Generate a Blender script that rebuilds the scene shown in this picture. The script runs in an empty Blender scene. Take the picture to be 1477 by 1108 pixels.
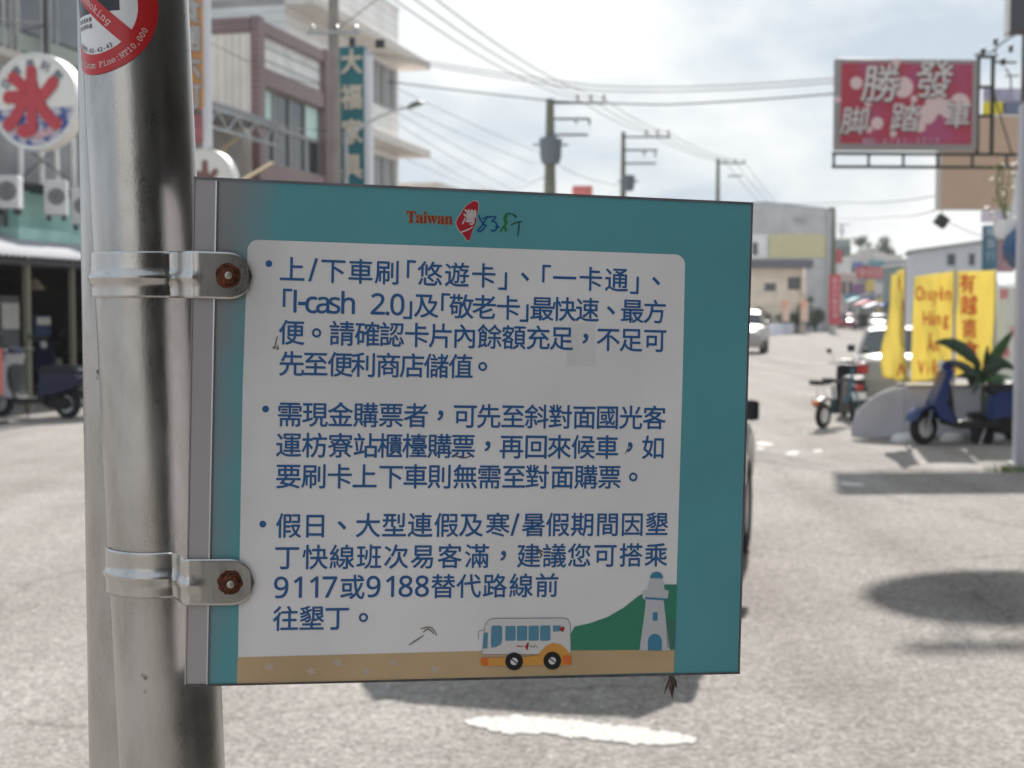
import bpy, bmesh, math, random
from mathutils import Vector, Matrix
random.seed(7)
R = math.radians
S = bpy.context.scene
COL = S.collection

# ------------------------------------------------------------------ camera, light, exposure
FPX, CXP, CYP, CH = 2000.0, 738.5, 554.0, 1.70
PITCH = math.atan(104 / FPX)
cam = bpy.data.cameras.new('camera'); camo = bpy.data.objects.new('camera', cam); COL.objects.link(camo)
cam.sensor_width = 36; cam.lens = 36 * FPX / 1477; cam.clip_start = .05; cam.clip_end = 3000
camo.location = (0, 0, CH); camo.rotation_euler = (R(90) - PITCH, 0, 0)
cam.dof.use_dof = True; cam.dof.focus_distance = 1.12; cam.dof.aperture_fstop = 11.5
S.camera = camo
SUN_EL, SUN_AZ = R(38), R(12.4)          # azimuth clockwise from +Y
w = bpy.data.worlds.new('World'); S.world = w; w.use_nodes = True
nt = w.node_tree; nt.nodes.clear(); N = nt.nodes.new; LK = nt.links.new
wo = N('ShaderNodeOutputWorld'); bg = N('ShaderNodeBackground'); sk = N('ShaderNodeTexSky')
sk.sky_type = 'NISHITA'; sk.sun_disc = False; sk.sun_elevation = SUN_EL; sk.sun_rotation = SUN_AZ
sk.dust_density = 3.0; sk.air_density = 1.2; sk.ozone_density = 1.0
tc = N('ShaderNodeTexCoord'); mp = N('ShaderNodeMapping'); mp.inputs['Scale'].default_value = (1, 1, 2.2)
nz = N('ShaderNodeTexNoise'); nz.inputs['Scale'].default_value = 3.4; nz.inputs['Detail'].default_value = 7; nz.inputs['Roughness'].default_value = .52
cr = N('ShaderNodeValToRGB'); cr.color_ramp.elements[0].position = .42; cr.color_ramp.elements[1].position = .58
cr.color_ramp.elements[0].color = (3.75, 4.55, 5.4, 1); cr.color_ramp.elements[1].color = (6.9, 7.15, 7.3, 1)
mx = N('ShaderNodeMix'); mx.data_type = 'RGBA'; mx.inputs[0].default_value = .94      # thin bright cloud veil over the clear sky
LK(tc.outputs['Generated'], mp.inputs['Vector']); LK(mp.outputs[0], nz.inputs['Vector']); LK(nz.outputs['Fac'], cr.inputs[0])
LK(sk.outputs[0], mx.inputs[6]); LK(cr.outputs[0], mx.inputs[7]); LK(mx.outputs[2], bg.inputs[0]); LK(bg.outputs[0], wo.inputs[0])
bg.inputs[1].default_value = .0645
sl = bpy.data.lights.new('sun', 'SUN'); so = bpy.data.objects.new('sun', sl); COL.objects.link(so)
sl.energy = 3.65; sl.angle = R(1.0); sl.color = (1, .955, .9)
sd = Vector((math.sin(SUN_AZ) * math.cos(SUN_EL), math.cos(SUN_AZ) * math.cos(SUN_EL), math.sin(SUN_EL)))
so.rotation_euler = sd.to_track_quat('Z', 'Y').to_euler(); so.location = (0, 0, 60)
S.view_settings.view_transform = 'Standard'; S.view_settings.look = 'None'
S.view_settings.exposure = 1.06; S.view_settings.gamma = 1; S.view_settings.use_curve_mapping = False

# ------------------------------------------------------------------ measuring helpers (design-time surveying)
def ray(px, py):
    u, v = (px - CXP) / FPX, (CYP - py) / FPX
    c, s = math.cos(PITCH), math.sin(PITCH)
    return Vector((u, c + v * s, -s + v * c))
def at(px, py, Y):
    d = ray(px, py); k = Y / d.y
    return Vector((0, 0, CH)) + d * k
def ground(px, py, z=0):
    d = ray(px, py); k = (z - CH) / d.z
    return Vector((0, 0, CH)) + d * k
class Frame:
    def __init__(s, x, y, deg):
        s.M = Matrix.Translation((x, y, 0)) @ Matrix.Rotation(R(deg), 4, 'Z'); s.I = s.M.inverted(); s.x, s.y, s.rot = x, y, R(deg)
    def hit(s, px, py, yl=0.0):
        o = s.I @ Vector((0, 0, CH)); d = s.I.to_3x3() @ ray(px, py)
        k = (yl - o.y) / d.y; p = o + d * k
        return p.x, p.z
    def hx(s, px, yl=0.0): return s.hit(px, 450, yl)[0]

# ------------------------------------------------------------------ materials
MATS = {}
def mat(name, col, rough=.6, metal=0, var=.0, vscale=4, bump=0, bscale=40, spec=None, coat=0, trans=0, col2=None, pos=(.35, .65), stretch=None, emit=None, alpha=None):
    if name in MATS: return MATS[name]
    m = bpy.data.materials.new(name); m.use_nodes = True; t = m.node_tree; b = t.nodes['Principled BSDF']
    c = (*col, 1); b.inputs['Base Color'].default_value = c; b.inputs['Roughness'].default_value = rough; b.inputs['Metallic'].default_value = metal
    if spec is not None: b.inputs['Specular IOR Level'].default_value = spec
    if coat: b.inputs['Coat Weight'].default_value = coat; b.inputs['Coat Roughness'].default_value = .06
    if trans: b.inputs['Transmission Weight'].default_value = trans
    if alpha is not None: b.inputs['Alpha'].default_value = alpha
    tcn = None
    if var or bump or col2:
        tcn = t.nodes.new('ShaderNodeTexCoord'); vec = tcn.outputs['Object']
        if stretch:
            q = t.nodes.new('ShaderNodeMapping'); q.inputs['Scale'].default_value = stretch; t.links.new(vec, q.inputs[0]); vec = q.outputs[0]
    if var or col2:
        n = t.nodes.new('ShaderNodeTexNoise'); n.inputs['Scale'].default_value = vscale; n.inputs['Detail'].default_value = 5
        r = t.nodes.new('ShaderNodeValToRGB'); r.color_ramp.elements[0].position = pos[0]; r.color_ramp.elements[1].position = pos[1]
        if col2: r.color_ramp.elements[0].color = c; r.color_ramp.elements[1].color = (*col2, 1)
        else:
            r.color_ramp.elements[0].color = (*[k * (1 - var) for k in col], 1); r.color_ramp.elements[1].color = (*[min(1, k * (1 + var * .7)) for k in col], 1)
        t.links.new(vec, n.inputs['Vector']); t.links.new(n.outputs['Fac'], r.inputs[0]); t.links.new(r.outputs[0], b.inputs['Base Color'])
    if bump:
        n2 = t.nodes.new('ShaderNodeTexNoise'); n2.inputs['Scale'].default_value = bscale; n2.inputs['Detail'].default_value = 4
        bp = t.nodes.new('ShaderNodeBump'); bp.inputs['Strength'].default_value = bump; bp.inputs['Distance'].default_value = .01
        t.links.new(vec, n2.inputs['Vector']); t.links.new(n2.outputs['Fac'], bp.inputs['Height']); t.links.new(bp.outputs[0], b.inputs['Normal'])
    MATS[name] = m; return m

def asphalt():
    m = bpy.data.materials.new('asphalt'); m.use_nodes = True; t = m.node_tree; b = t.nodes['Principled BSDF']; n = t.nodes.new; l = t.links.new
    tcn = n('ShaderNodeTexCoord')
    v1 = n('ShaderNodeTexVoronoi'); v1.inputs['Scale'].default_value = 60
    v2 = n('ShaderNodeTexVoronoi'); v2.inputs['Scale'].default_value = 120
    n1 = n('ShaderNodeTexNoise'); n1.inputs['Scale'].default_value = .6; n1.inputs['Detail'].default_value = 9; n1.inputs['Roughness'].default_value = .65
    n2 = n('ShaderNodeTexNoise'); n2.inputs['Scale'].default_value = 15; n2.inputs['Detail'].default_value = 8; n2.inputs['Roughness'].default_value = .7
    for q in (v1, v2, n1, n2): l(tcn.outputs['Object'], q.inputs['Vector'])
    r = n('ShaderNodeValToRGB'); e = r.color_ramp.elements
    e[0].position = .0; e[0].color = (.13, .121, .113, 1); e[1].position = 1; e[1].color = (.74, .71, .67, 1)
    k = e.new(.45); k.color = (.295, .275, .258, 1); k = e.new(.8); k.color = (.43, .402, .378, 1)
    sep = n('ShaderNodeSeparateColor'); l(v1.outputs['Color'], sep.inputs[0])
    a = n('ShaderNodeMath'); a.operation = 'MULTIPLY_ADD'; a.inputs[1].default_value = .55; l(sep.outputs[0], a.inputs[0])
    a2 = n('ShaderNodeMath'); a2.operation = 'MULTIPLY'; a2.inputs[1].default_value = .55; l(n2.outputs['Fac'], a2.inputs[0]); l(a2.outputs[0], a.inputs[2])
    l(a.outputs[0], r.inputs[0])
    r2 = n('ShaderNodeValToRGB'); r2.color_ramp.elements[0].position = .3; r2.color_ramp.elements[0].color = (.74, .735, .73, 1); r2.color_ramp.elements[1].position = .7; r2.color_ramp.elements[1].color = (1.0, 1, 1, 1)
    l(n1.outputs['Fac'], r2.inputs[0])
    mm = n('ShaderNodeMix'); mm.data_type = 'RGBA'; mm.blend_type = 'MULTIPLY'; mm.inputs[0].default_value = 1
    l(r.outputs[0], mm.inputs[6]); l(r2.outputs[0], mm.inputs[7]); l(mm.outputs[2], b.inputs['Base Color'])
    ms_ = n('ShaderNodeMapping'); ms_.inputs['Rotation'].default_value = (0, 0, R(13.8)); ms_.inputs['Scale'].default_value = (1.1, .09, 1); l(tcn.outputs['Object'], ms_.inputs[0])
    n4 = n('ShaderNodeTexNoise'); n4.inputs['Scale'].default_value = 1.0; n4.inputs['Detail'].default_value = 4; l(ms_.outputs[0], n4.inputs['Vector'])
    r4 = n('ShaderNodeValToRGB'); r4.color_ramp.elements[0].position = .36; r4.color_ramp.elements[0].color = (.84, .83, .82, 1); r4.color_ramp.elements[1].position = .6; r4.color_ramp.elements[1].color = (1, 1, 1, 1); l(n4.outputs['Fac'], r4.inputs[0])
    n5 = n('ShaderNodeTexVoronoi'); n5.feature = 'DISTANCE_TO_EDGE'; n5.inputs['Scale'].default_value = .42
    w5 = n('ShaderNodeTexNoise'); w5.inputs['Scale'].default_value = 1.5; w5.inputs['Detail'].default_value = 6; l(tcn.outputs['Object'], w5.inputs['Vector'])
    v5 = n('ShaderNodeMix'); v5.data_type = 'RGBA'; v5.inputs[0].default_value = .35; l(tcn.outputs['Object'], v5.inputs[6]); l(w5.outputs['Color'], v5.inputs[7]); l(v5.outputs[2], n5.inputs['Vector'])
    r5 = n('ShaderNodeValToRGB'); r5.color_ramp.elements[0].position = .0; r5.color_ramp.elements[0].color = (.62, .6, .58, 1); r5.color_ramp.elements[1].position = .008; r5.color_ramp.elements[1].color = (1, 1, 1, 1); l(n5.outputs['Distance'], r5.inputs[0])
    m4 = n('ShaderNodeMix'); m4.data_type = 'RGBA'; m4.blend_type = 'MULTIPLY'; m4.inputs[0].default_value = 1; l(mm.outputs[2], m4.inputs[6]); l(r4.outputs[0], m4.inputs[7])
    m5 = n('ShaderNodeMix'); m5.data_type = 'RGBA'; m5.blend_type = 'MULTIPLY'; m5.inputs[0].default_value = .6; l(m4.outputs[2], m5.inputs[6]); l(r5.outputs[0], m5.inputs[7]); l(m5.outputs[2], b.inputs['Base Color'])
    b.inputs['Roughness'].default_value = .95; b.inputs['Specular IOR Level'].default_value = .08
    bp = n('ShaderNodeBump'); bp.inputs['Strength'].default_value = .55; bp.inputs['Distance'].default_value = .006
    ad = n('ShaderNodeMath'); ad.operation = 'ADD'; l(v1.outputs['Distance'], ad.inputs[0]); l(n2.outputs['Fac'], ad.inputs[1])
    l(ad.outputs[0], bp.inputs['Height']); l(bp.outputs[0], b.inputs['Normal'])
    return m
def steel(name, base=.5, rough=.3, scuff=True):
    m = bpy.data.materials.new(name); m.use_nodes = True; t = m.node_tree; b = t.nodes['Principled BSDF']; n = t.nodes.new; l = t.links.new
    b.inputs['Metallic'].default_value = 1
    tcn = n('ShaderNodeTexCoord'); mpn = n('ShaderNodeMapping'); mpn.inputs['Scale'].default_value = (1, 1, .35); l(tcn.outputs['Object'], mpn.inputs[0])
    a = n('ShaderNodeTexNoise'); a.inputs['Scale'].default_value = 24; a.inputs['Detail'].default_value = 8; a.inputs['Roughness'].default_value = .7; l(mpn.outputs[0], a.inputs['Vector'])
    r = n('ShaderNodeValToRGB'); e = r.color_ramp.elements; e[0].position = .28; e[0].color = (base * .72, base * .70, base * .67, 1); e[1].position = .62; e[1].color = (base, base * .985, base * .975, 1)
    l(a.outputs['Fac'], r.inputs[0])
    c = n('ShaderNodeTexNoise'); c.inputs['Scale'].default_value = 38; c.inputs['Detail'].default_value = 3; l(tcn.outputs['Object'], c.inputs['Vector'])
    r3 = n('ShaderNodeValToRGB'); r3.color_ramp.elements[0].position = .71 if scuff else .98; r3.color_ramp.elements[0].color = (1, 1, 1, 1); r3.color_ramp.elements[1].position = .76 if scuff else 1; r3.color_ramp.elements[1].color = (.25, .23, .2, 1)
    l(c.outputs['Fac'], r3.inputs[0])
    mm = n('ShaderNodeMix'); mm.data_type = 'RGBA'; mm.blend_type = 'MULTIPLY'; mm.inputs[0].default_value = 1
    l(r.outputs[0], mm.inputs[6]); l(r3.outputs[0], mm.inputs[7]); l(mm.outputs[2], b.inputs['Base Color'])
    mr = n('ShaderNodeMapRange'); mr.inputs[3].default_value = rough - .06; mr.inputs[4].default_value = rough + .16; l(a.outputs['Fac'], mr.inputs[0]); l(mr.outputs[0], b.inputs['Roughness'])
    f = n('ShaderNodeTexNoise'); f.inputs['Scale'].default_value = 420; f.inputs['Detail'].default_value = 3; l(mpn.outputs[0], f.inputs['Vector'])
    f2 = n('ShaderNodeTexNoise'); f2.inputs['Scale'].default_value = 18; f2.inputs['Detail'].default_value = 2; l(tcn.outputs['Object'], f2.inputs['Vector'])
    ad = n('ShaderNodeMath'); ad.operation = 'MULTIPLY_ADD'; ad.inputs[1].default_value = .12; l(f.outputs['Fac'], ad.inputs[0]); l(f2.outputs['Fac'], ad.inputs[2])
    bp = n('ShaderNodeBump'); bp.inputs['Strength'].default_value = .35; bp.inputs['Distance'].default_value = .0025; l(ad.outputs[0], bp.inputs['Height']); l(bp.outputs[0], b.inputs['Normal'])
    return m
def boardprint(name, col, greyed, x0, x1):
    """printed vinyl; patchy grime, and an edge reflection painted in as grey along the left"""
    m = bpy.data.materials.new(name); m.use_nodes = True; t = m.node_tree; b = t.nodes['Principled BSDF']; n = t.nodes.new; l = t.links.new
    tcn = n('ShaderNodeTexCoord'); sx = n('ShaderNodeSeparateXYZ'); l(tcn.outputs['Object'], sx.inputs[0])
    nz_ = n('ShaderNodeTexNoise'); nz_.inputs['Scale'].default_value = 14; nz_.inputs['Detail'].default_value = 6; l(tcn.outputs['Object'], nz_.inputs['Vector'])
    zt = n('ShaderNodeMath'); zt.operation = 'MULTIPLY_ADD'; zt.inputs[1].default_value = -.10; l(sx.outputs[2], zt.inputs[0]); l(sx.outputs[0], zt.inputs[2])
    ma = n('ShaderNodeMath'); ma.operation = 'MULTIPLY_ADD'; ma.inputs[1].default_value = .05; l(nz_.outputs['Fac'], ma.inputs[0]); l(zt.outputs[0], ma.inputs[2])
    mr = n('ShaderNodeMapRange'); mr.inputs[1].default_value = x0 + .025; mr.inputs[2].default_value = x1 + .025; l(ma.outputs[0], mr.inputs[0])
    mx_ = n('ShaderNodeMix'); mx_.data_type = 'RGBA'; mx_.inputs[6].default_value = (*greyed, 1); mx_.inputs[7].default_value = (*col, 1); l(mr.outputs[0], mx_.inputs[0])  # grey left end of the mix imitates a reflection along the edge
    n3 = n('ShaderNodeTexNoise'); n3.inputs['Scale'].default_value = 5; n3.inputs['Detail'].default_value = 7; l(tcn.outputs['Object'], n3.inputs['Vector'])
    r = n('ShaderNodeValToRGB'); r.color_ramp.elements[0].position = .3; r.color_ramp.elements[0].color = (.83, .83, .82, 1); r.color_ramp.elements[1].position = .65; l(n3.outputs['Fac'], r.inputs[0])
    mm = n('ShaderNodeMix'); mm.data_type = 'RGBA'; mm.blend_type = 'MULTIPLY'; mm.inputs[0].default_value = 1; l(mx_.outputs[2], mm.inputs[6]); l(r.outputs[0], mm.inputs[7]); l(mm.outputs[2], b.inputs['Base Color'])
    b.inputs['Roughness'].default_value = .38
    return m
def tiles(name, col, joint, sx_, sz_, rough=.5, ax=0):
    m = bpy.data.materials.new(name); m.use_nodes = True; t = m.node_tree; b = t.nodes['Principled BSDF']; n = t.nodes.new; l = t.links.new
    tcn = n('ShaderNodeTexCoord'); s = n('ShaderNodeSeparateXYZ'); l(tcn.outputs['Object'], s.inputs[0]); cb = n('ShaderNodeCombineXYZ'); l(s.outputs[ax], cb.inputs[0]); l(s.outputs[2], cb.inputs[1])
    k = n('ShaderNodeTexBrick'); k.inputs['Color1'].default_value = (*col, 1); k.inputs['Color2'].default_value = (*[c * .93 for c in col], 1); k.inputs['Mortar'].default_value = (*joint, 1)
    k.inputs['Scale'].default_value = 1; k.inputs['Brick Width'].default_value = sx_; k.inputs['Row Height'].default_value = sz_; k.inputs['Mortar Size'].default_value = .02
    l(cb.outputs[0], k.inputs['Vector'])
    z = n('ShaderNodeTexNoise'); z.inputs['Scale'].default_value = .8; z.inputs['Detail'].default_value = 6; l(tcn.outputs['Object'], z.inputs['Vector'])
    r = n('ShaderNodeValToRGB'); r.color_ramp.elements[0].position = .3; r.color_ramp.elements[0].color = (.8, .79, .77, 1); r.color_ramp.elements[1].position = .65; l(z.outputs['Fac'], r.inputs[0])
    mm = n('ShaderNodeMix'); mm.data_type = 'RGBA'; mm.blend_type = 'MULTIPLY'; mm.inputs[0].default_value = 1; l(k.outputs['Color'], mm.inputs[6]); l(r.outputs[0], mm.inputs[7]); l(mm.outputs[2], b.inputs['Base Color'])
    b.inputs['Roughness'].default_value = rough
    return m

# ------------------------------------------------------------------ mesh helpers
class MB:
    def __init__(s): s.v, s.f = [], []
    def add(s, vs, fs):
        o = len(s.v); s.v += [tuple(v) for v in vs]; s.f += [tuple(i + o for i in f) for f in fs]; return s
    def box(s, x0, x1, y0, y1, z0, z1, M=None):
        vs = [Vector((x, y, z)) for x in (x0, x1) for y in (y0, y1) for z in (z0, z1)]
        if M is not None: vs = [M @ v for v in vs]
        return s.add(vs, [(0, 1, 3, 2), (4, 6, 7, 5), (0, 4, 5, 1), (2, 3, 7, 6), (0, 2, 6, 4), (1, 5, 7, 3)])
    def cbox(s, c, d, M=None): return s.box(c[0] - d[0] / 2, c[0] + d[0] / 2, c[1] - d[1] / 2, c[1] + d[1] / 2, c[2] - d[2] / 2, c[2] + d[2] / 2, M)
    def tube(s, pts, r, n=10, cap=True):
        pts = [Vector(p) for p in pts]; rs = r if isinstance(r, (list, tuple)) else [r] * len(pts)
        T = []
        for i in range(len(pts)):
            a = pts[max(i - 1, 0)]; b = pts[min(i + 1, len(pts) - 1)]; T.append((b - a).normalized())
        ref = Vector((0, 0, 1)) if abs(T[0].z) < .9 else Vector((1, 0, 0))
        vs = []
        for p, t, q in zip(pts, T, rs):
            ref = (ref - t * ref.dot(t)).normalized(); bi = t.cross(ref)
            vs += [p + (ref * math.cos(2 * math.pi * k / n) + bi * math.sin(2 * math.pi * k / n)) * q for k in range(n)]
        fs = []
        for i in range(len(pts) - 1):
            for k in range(n):
                a, b = i * n + k, i * n + (k + 1) % n; fs.append((a, b, b + n, a + n))
        if cap: fs += [tuple(range(n))[::-1], tuple(range((len(pts) - 1) * n, len(pts) * n))]
        return s.add(vs, fs)
    def lathe(s, prof, c=(0, 0, 0), axis='z', n=24, closed=False):
        vs = []
        for k in range(n):
            a = 2 * math.pi * k / n
            for r, h in prof:
                p = (r * math.cos(a), r * math.sin(a), h)
                if axis == 'y': p = (p[0], p[2], p[1])
                if axis == 'x': p = (p[2], p[0], p[1])
                vs.append((p[0] + c[0], p[1] + c[1], p[2] + c[2]))
        m = len(prof); fs = []
        for k in range(n):
            for i in range(m if closed else m - 1):
                j = (i + 1) % m; a, b = k * m + i, ((k + 1) % n) * m + i; c2, d = ((k + 1) % n) * m + j, k * m + j
                fs.append((a, b, c2, d))
        if not closed:
            if prof[0][0] > 1e-6: fs.append(tuple(k * m for k in range(n)))
            if prof[-1][0] > 1e-6: fs.append(tuple(k * m + m - 1 for k in range(n))[::-1])
        return s.add(vs, fs)
    def slab(s, prof, w, y=0.0, inset=.12, M=None):
        """side profile (x,z) with real, rounded width w"""
        cx = sum(p[0] for p in prof) / len(prof); cz = sum(p[1] for p in prof) / len(prof)
        lay = [(-w / 2, 1 - inset), (-w * .42, 1 - inset * .35), (-w * .28, 1), (w * .28, 1), (w * .42, 1 - inset * .35), (w / 2, 1 - inset)]
        vs = [Vector((cx + (p[0] - cx) * k, y + yy, cz + (p[1] - cz) * k)) for yy, k in lay for p in prof]
        if M is not None: vs = [M @ v for v in vs]
        m = len(prof); fs = [tuple(range(m)), tuple(range(5 * m, 6 * m))[::-1]]
        for i in range(5):
            for k in range(m):
                a, b = i * m + k, i * m + (k + 1) % m; fs.append((a, a + m, b + m, b))
        return s.add(vs, fs)
    def prism(s, prof, y0, y1, M=None):
        m = len(prof); vs = [Vector((p[0], yy, p[1])) for yy in (y0, y1) for p in prof]
        if M is not None: vs = [M @ v for v in vs]
        return s.add(vs, [tuple(range(m)), tuple(range(m, 2 * m))[::-1]] + [(k, k + m, (k + 1) % m + m, (k + 1) % m) for k in range(m)])
    def grid(s, fn, nu, nv):
        vs = [fn(i / nu, j / nv) for i in range(nu + 1) for j in range(nv + 1)]
        return s.add(vs, [(i * (nv + 1) + j, (i + 1) * (nv + 1) + j, (i + 1) * (nv + 1) + j + 1, i * (nv + 1) + j + 1) for i in range(nu) for j in range(nv)])
    def build(s, name, m, parent=None, smooth=35, bevel=0, solid=0, M=None, label=None):
        me = bpy.data.meshes.new(name); me.from_pydata(s.v, [], s.f); me.validate()
        if smooth and not solid:
            me.shade_smooth(); me.set_sharp_from_angle(angle=R(smooth))
        bm = bmesh.new(); bm.from_mesh(me); bmesh.ops.recalc_face_normals(bm, faces=bm.faces); bm.to_mesh(me); bm.free()
        me.materials.append(m)
        o = bpy.data.objects.new(name, me); COL.objects.link(o)
        if parent: o.parent = parent
        if M is not None: o.matrix_local = M
        if solid:
            me.shade_smooth()
            md = o.modifiers.new('solid', 'SOLIDIFY'); md.thickness = solid; md.offset = -1
        if bevel:
            md = o.modifiers.new('bevel', 'BEVEL'); md.width = bevel; md.segments = 2; md.limit_method = 'ANGLE'
        if label: o['label'] = label
        return o
def tag(o, label, cat, group=None, kind=None):
    if label: o['label'] = label
    if cat: o['category'] = cat
    if group: o['group'] = group
    if kind: o['kind'] = kind
    return o
def thing(name, label, cat, loc=(0, 0, 0), rz=0, group=None):
    o = bpy.data.objects.new(name, None); COL.objects.link(o); o.location = loc; o.rotation_euler = (0, 0, rz); o.empty_display_size = .1
    return tag(o, label, cat, group)
def in_frame(name, label, cat, F, group=None): return thing(name, label, cat, (F.x, F.y, 0), F.rot, group)
def dup(root, loc, rz, label):
    def cp(o, par):
        c = o.copy(); COL.objects.link(c); c.parent = par
        for ch in o.children: cp(ch, c)
        return c
    r = cp(root, None); r.location = loc; r.rotation_euler = (0, 0, rz); r['label'] = label; return r

# ------------------------------------------------------------------ lettering
_fc = bpy.data.curves.new('glyph_source', 'FONT'); _fo = bpy.data.objects.new('glyph_source', _fc); COL.objects.link(_fo); _fc.resolution_u = 4
GL = {}
def glyph(ch, off=0.0):
    k = (ch, off)
    if k not in GL:
        _fc.body = ch; _fc.offset = off; bpy.context.view_layer.update()
        ev = _fo.evaluated_get(bpy.context.evaluated_depsgraph_get()); me = ev.to_mesh()
        vs = [(v.co.x, v.co.y) for v in me.vertices]; fs = [tuple(p.vertices) for p in me.polygons]; ev.to_mesh_clear()
        xs = [v[0] for v in vs] or [0]; ys = [v[1] for v in vs] or [0]
        GL[k] = (vs, fs, (min(xs), max(xs), min(ys), max(ys)))
    return GL[k]
def put(mb, ch, cx, cz, em, fn, off=0.0, sx=1.0, rot=0.0, byb=None, slant=0.0):
    """glyph ch centred on (cx,cz) of a surface given by fn(x,z)->point"""
    vs, fs, bb = glyph(ch, 0.0)
    if not vs: return
    e_ = em * .1; c0 = Vector(fn(cx, cz)); nrm = (Vector(fn(cx + e_, cz)) - c0).cross(Vector(fn(cx, cz + e_)) - c0).normalized()
    if byb == 'all': ox, oz = (bb[0] + bb[1]) / 2, (bb[2] + bb[3]) / 2
    elif byb == 'x': ox, oz = (bb[0] + bb[1]) / 2, .38
    elif ord(ch) < 0x2e80 or ord(ch) > 0x1D000: ox, oz = (bb[0] + bb[1]) / 2, .35
    else: ox, oz = .5, .38
    c, s_ = math.cos(rot), math.sin(rot)
    # heavier strokes: the same outline struck several times, each strike a hair proud of the last
    st_ = [(0, 0)] if off <= 0 else [(0, 0)] + [(off * math.cos(R(a)), off * math.sin(R(a))) for a in range(22, 382, 60 if off > .02 else 90)]
    for q, (dx, dz) in enumerate(st_):
        out = []; lift = nrm * (em * .0022 * q)
        for x, z in vs:
            x, z = (x + dx - ox) * em * sx + (z + dz - oz) * em * slant, (z + dz - oz) * em
            out.append(Vector(fn(cx + x * c - z * s_, cz + x * s_ + z * c)) + lift)
        mb.add(out, fs)

# common paints
white = mat('white_paint', (.78, .78, .76), .55, var=.08)
chrome = mat('chrome', (.75, .75, .76), .15, 1)
rubber = mat('tyre_rubber', (.018, .018, .02), .85)
blackp = mat('black_plastic', (.014, .015, .018), .45)
alloy = mat('alloy_rim', (.55, .55, .54), .35, .9)
glass = mat('dark_glass', (.03, .04, .045), .06, 0, spec=.8)
redl = mat('red_lens', (.5, .02, .02), .2, coat=.5)
ambl = mat('amber_lens', (.75, .2, .03), .25, coat=.5)
galv = mat('galvanised', (.42, .43, .43), .45, .6, var=.15, vscale=8)
conc = mat('concrete', (.36, .35, .33), .85, var=.2, vscale=2, bump=.3)
darkiron = mat('dark_iron', (.05, .05, .055), .6, .4)
wirem = mat('cable_black', (.06, .065, .075), .7)
leafm = mat('leaf_green', (.035, .10, .025), .4, var=.35, vscale=9)
leafl = mat('leaf_light', (.14, .22, .05), .45, var=.35, vscale=9)
whitewall = mat('white_plaster', (.82, .81, .79), .8, var=.12, vscale=1.5)
greywall = mat('grey_plaster', (.33, .34, .35), .8, var=.18, vscale=1.2)
creamwall = mat('cream_plaster', (.80, .70, .57), .8, var=.12, vscale=1.0)

# ================================================================== GROUND
RD = Vector((.2379, .9713, 0)); DEG = 76.24      # road direction
g = MB(); g.add([(-400, -60, 0), (400, -60, 0), (400, 900, 0), (-400, 900, 0)], [(0, 1, 2, 3)])
tag(g.build('ground', asphalt(), smooth=0), None, None, kind='structure')
paint = mat('worn_road_paint', (.56, .545, .52), .9, col2=(.33, .315, .30), vscale=55, pos=(.48, .68), bump=.5, bscale=150)
def mark(pts, label, z=.004):
    m = MB(); ps = []
    for i in range(len(pts)):      # chipped, uneven outline
        a, b = ground(*pts[i], z), ground(*pts[(i + 1) % len(pts)], z); n = max(1, int((b - a).length / .018))
        for j in range(n):
            q = a.lerp(b, j / n); ps.append(q + Vector((random.gauss(0, .006), random.gauss(0, .012), 0)))
    m.add(ps, [tuple(range(len(ps)))])
    tag(m.build('road_mark', paint, smooth=0), label, 'road mark')
mark([(663, 1040), (690, 1034), (750, 1032), (800, 1036), (860, 1042), (930, 1050), (985, 1059), (1008, 1066), (990, 1072), (960, 1075), (920, 1073), (860, 1067), (790, 1058), (740, 1058), (700, 1052), (675, 1045)], 'long leaf shaped worn white paint mark on the asphalt in the foreground')
mark([(1089, 638), (1100, 637), (1118, 640), (1112, 643), (1092, 642)], 'small worn white paint dash beside the mirror of the car behind the notice board')
mark([(1092, 645), (1104, 645), (1100, 649), (1090, 648)], 'tiny worn white paint fleck below a slightly larger dash')
mark([(1130, 655), (1143, 650), (1155, 652), (1146, 657)], 'faint white paint dash lying in the middle of the open asphalt')
mark([(1209, 697), (1216, 694), (1248, 698), (1244, 702), (1218, 701)], 'white paint dash touching the edge of the long sign shadow')
mark([(1172, 650), (1184, 648), (1188, 651), (1176, 653)], 'faint white paint fleck nearest the moped wheels')
# pebbles on asphalt (real grit)
gr = MB()
for i in range(900):
    z = random.uniform(4.9, 12); x = random.uniform(-.4, .4) * z; r_ = random.uniform(.002, .0075)
    vs = [(x + r_ * math.cos(a) * random.uniform(.7, 1.2), z + r_ * math.sin(a) * random.uniform(.7, 1.2), 0) for a in (0, 1.25, 2.5, 3.8, 5.0)] + [(x, z, r_ * .9)]
    gr.add(vs, [(k, (k + 1) % 5, 5) for k in range(5)])
tag(gr.build('loose_grit', mat('pale_grit', (.5, .48, .45), .6, var=.3, vscale=30), smooth=0), 'loose pale grit scattered over the asphalt', 'grit', kind='stuff')

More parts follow.
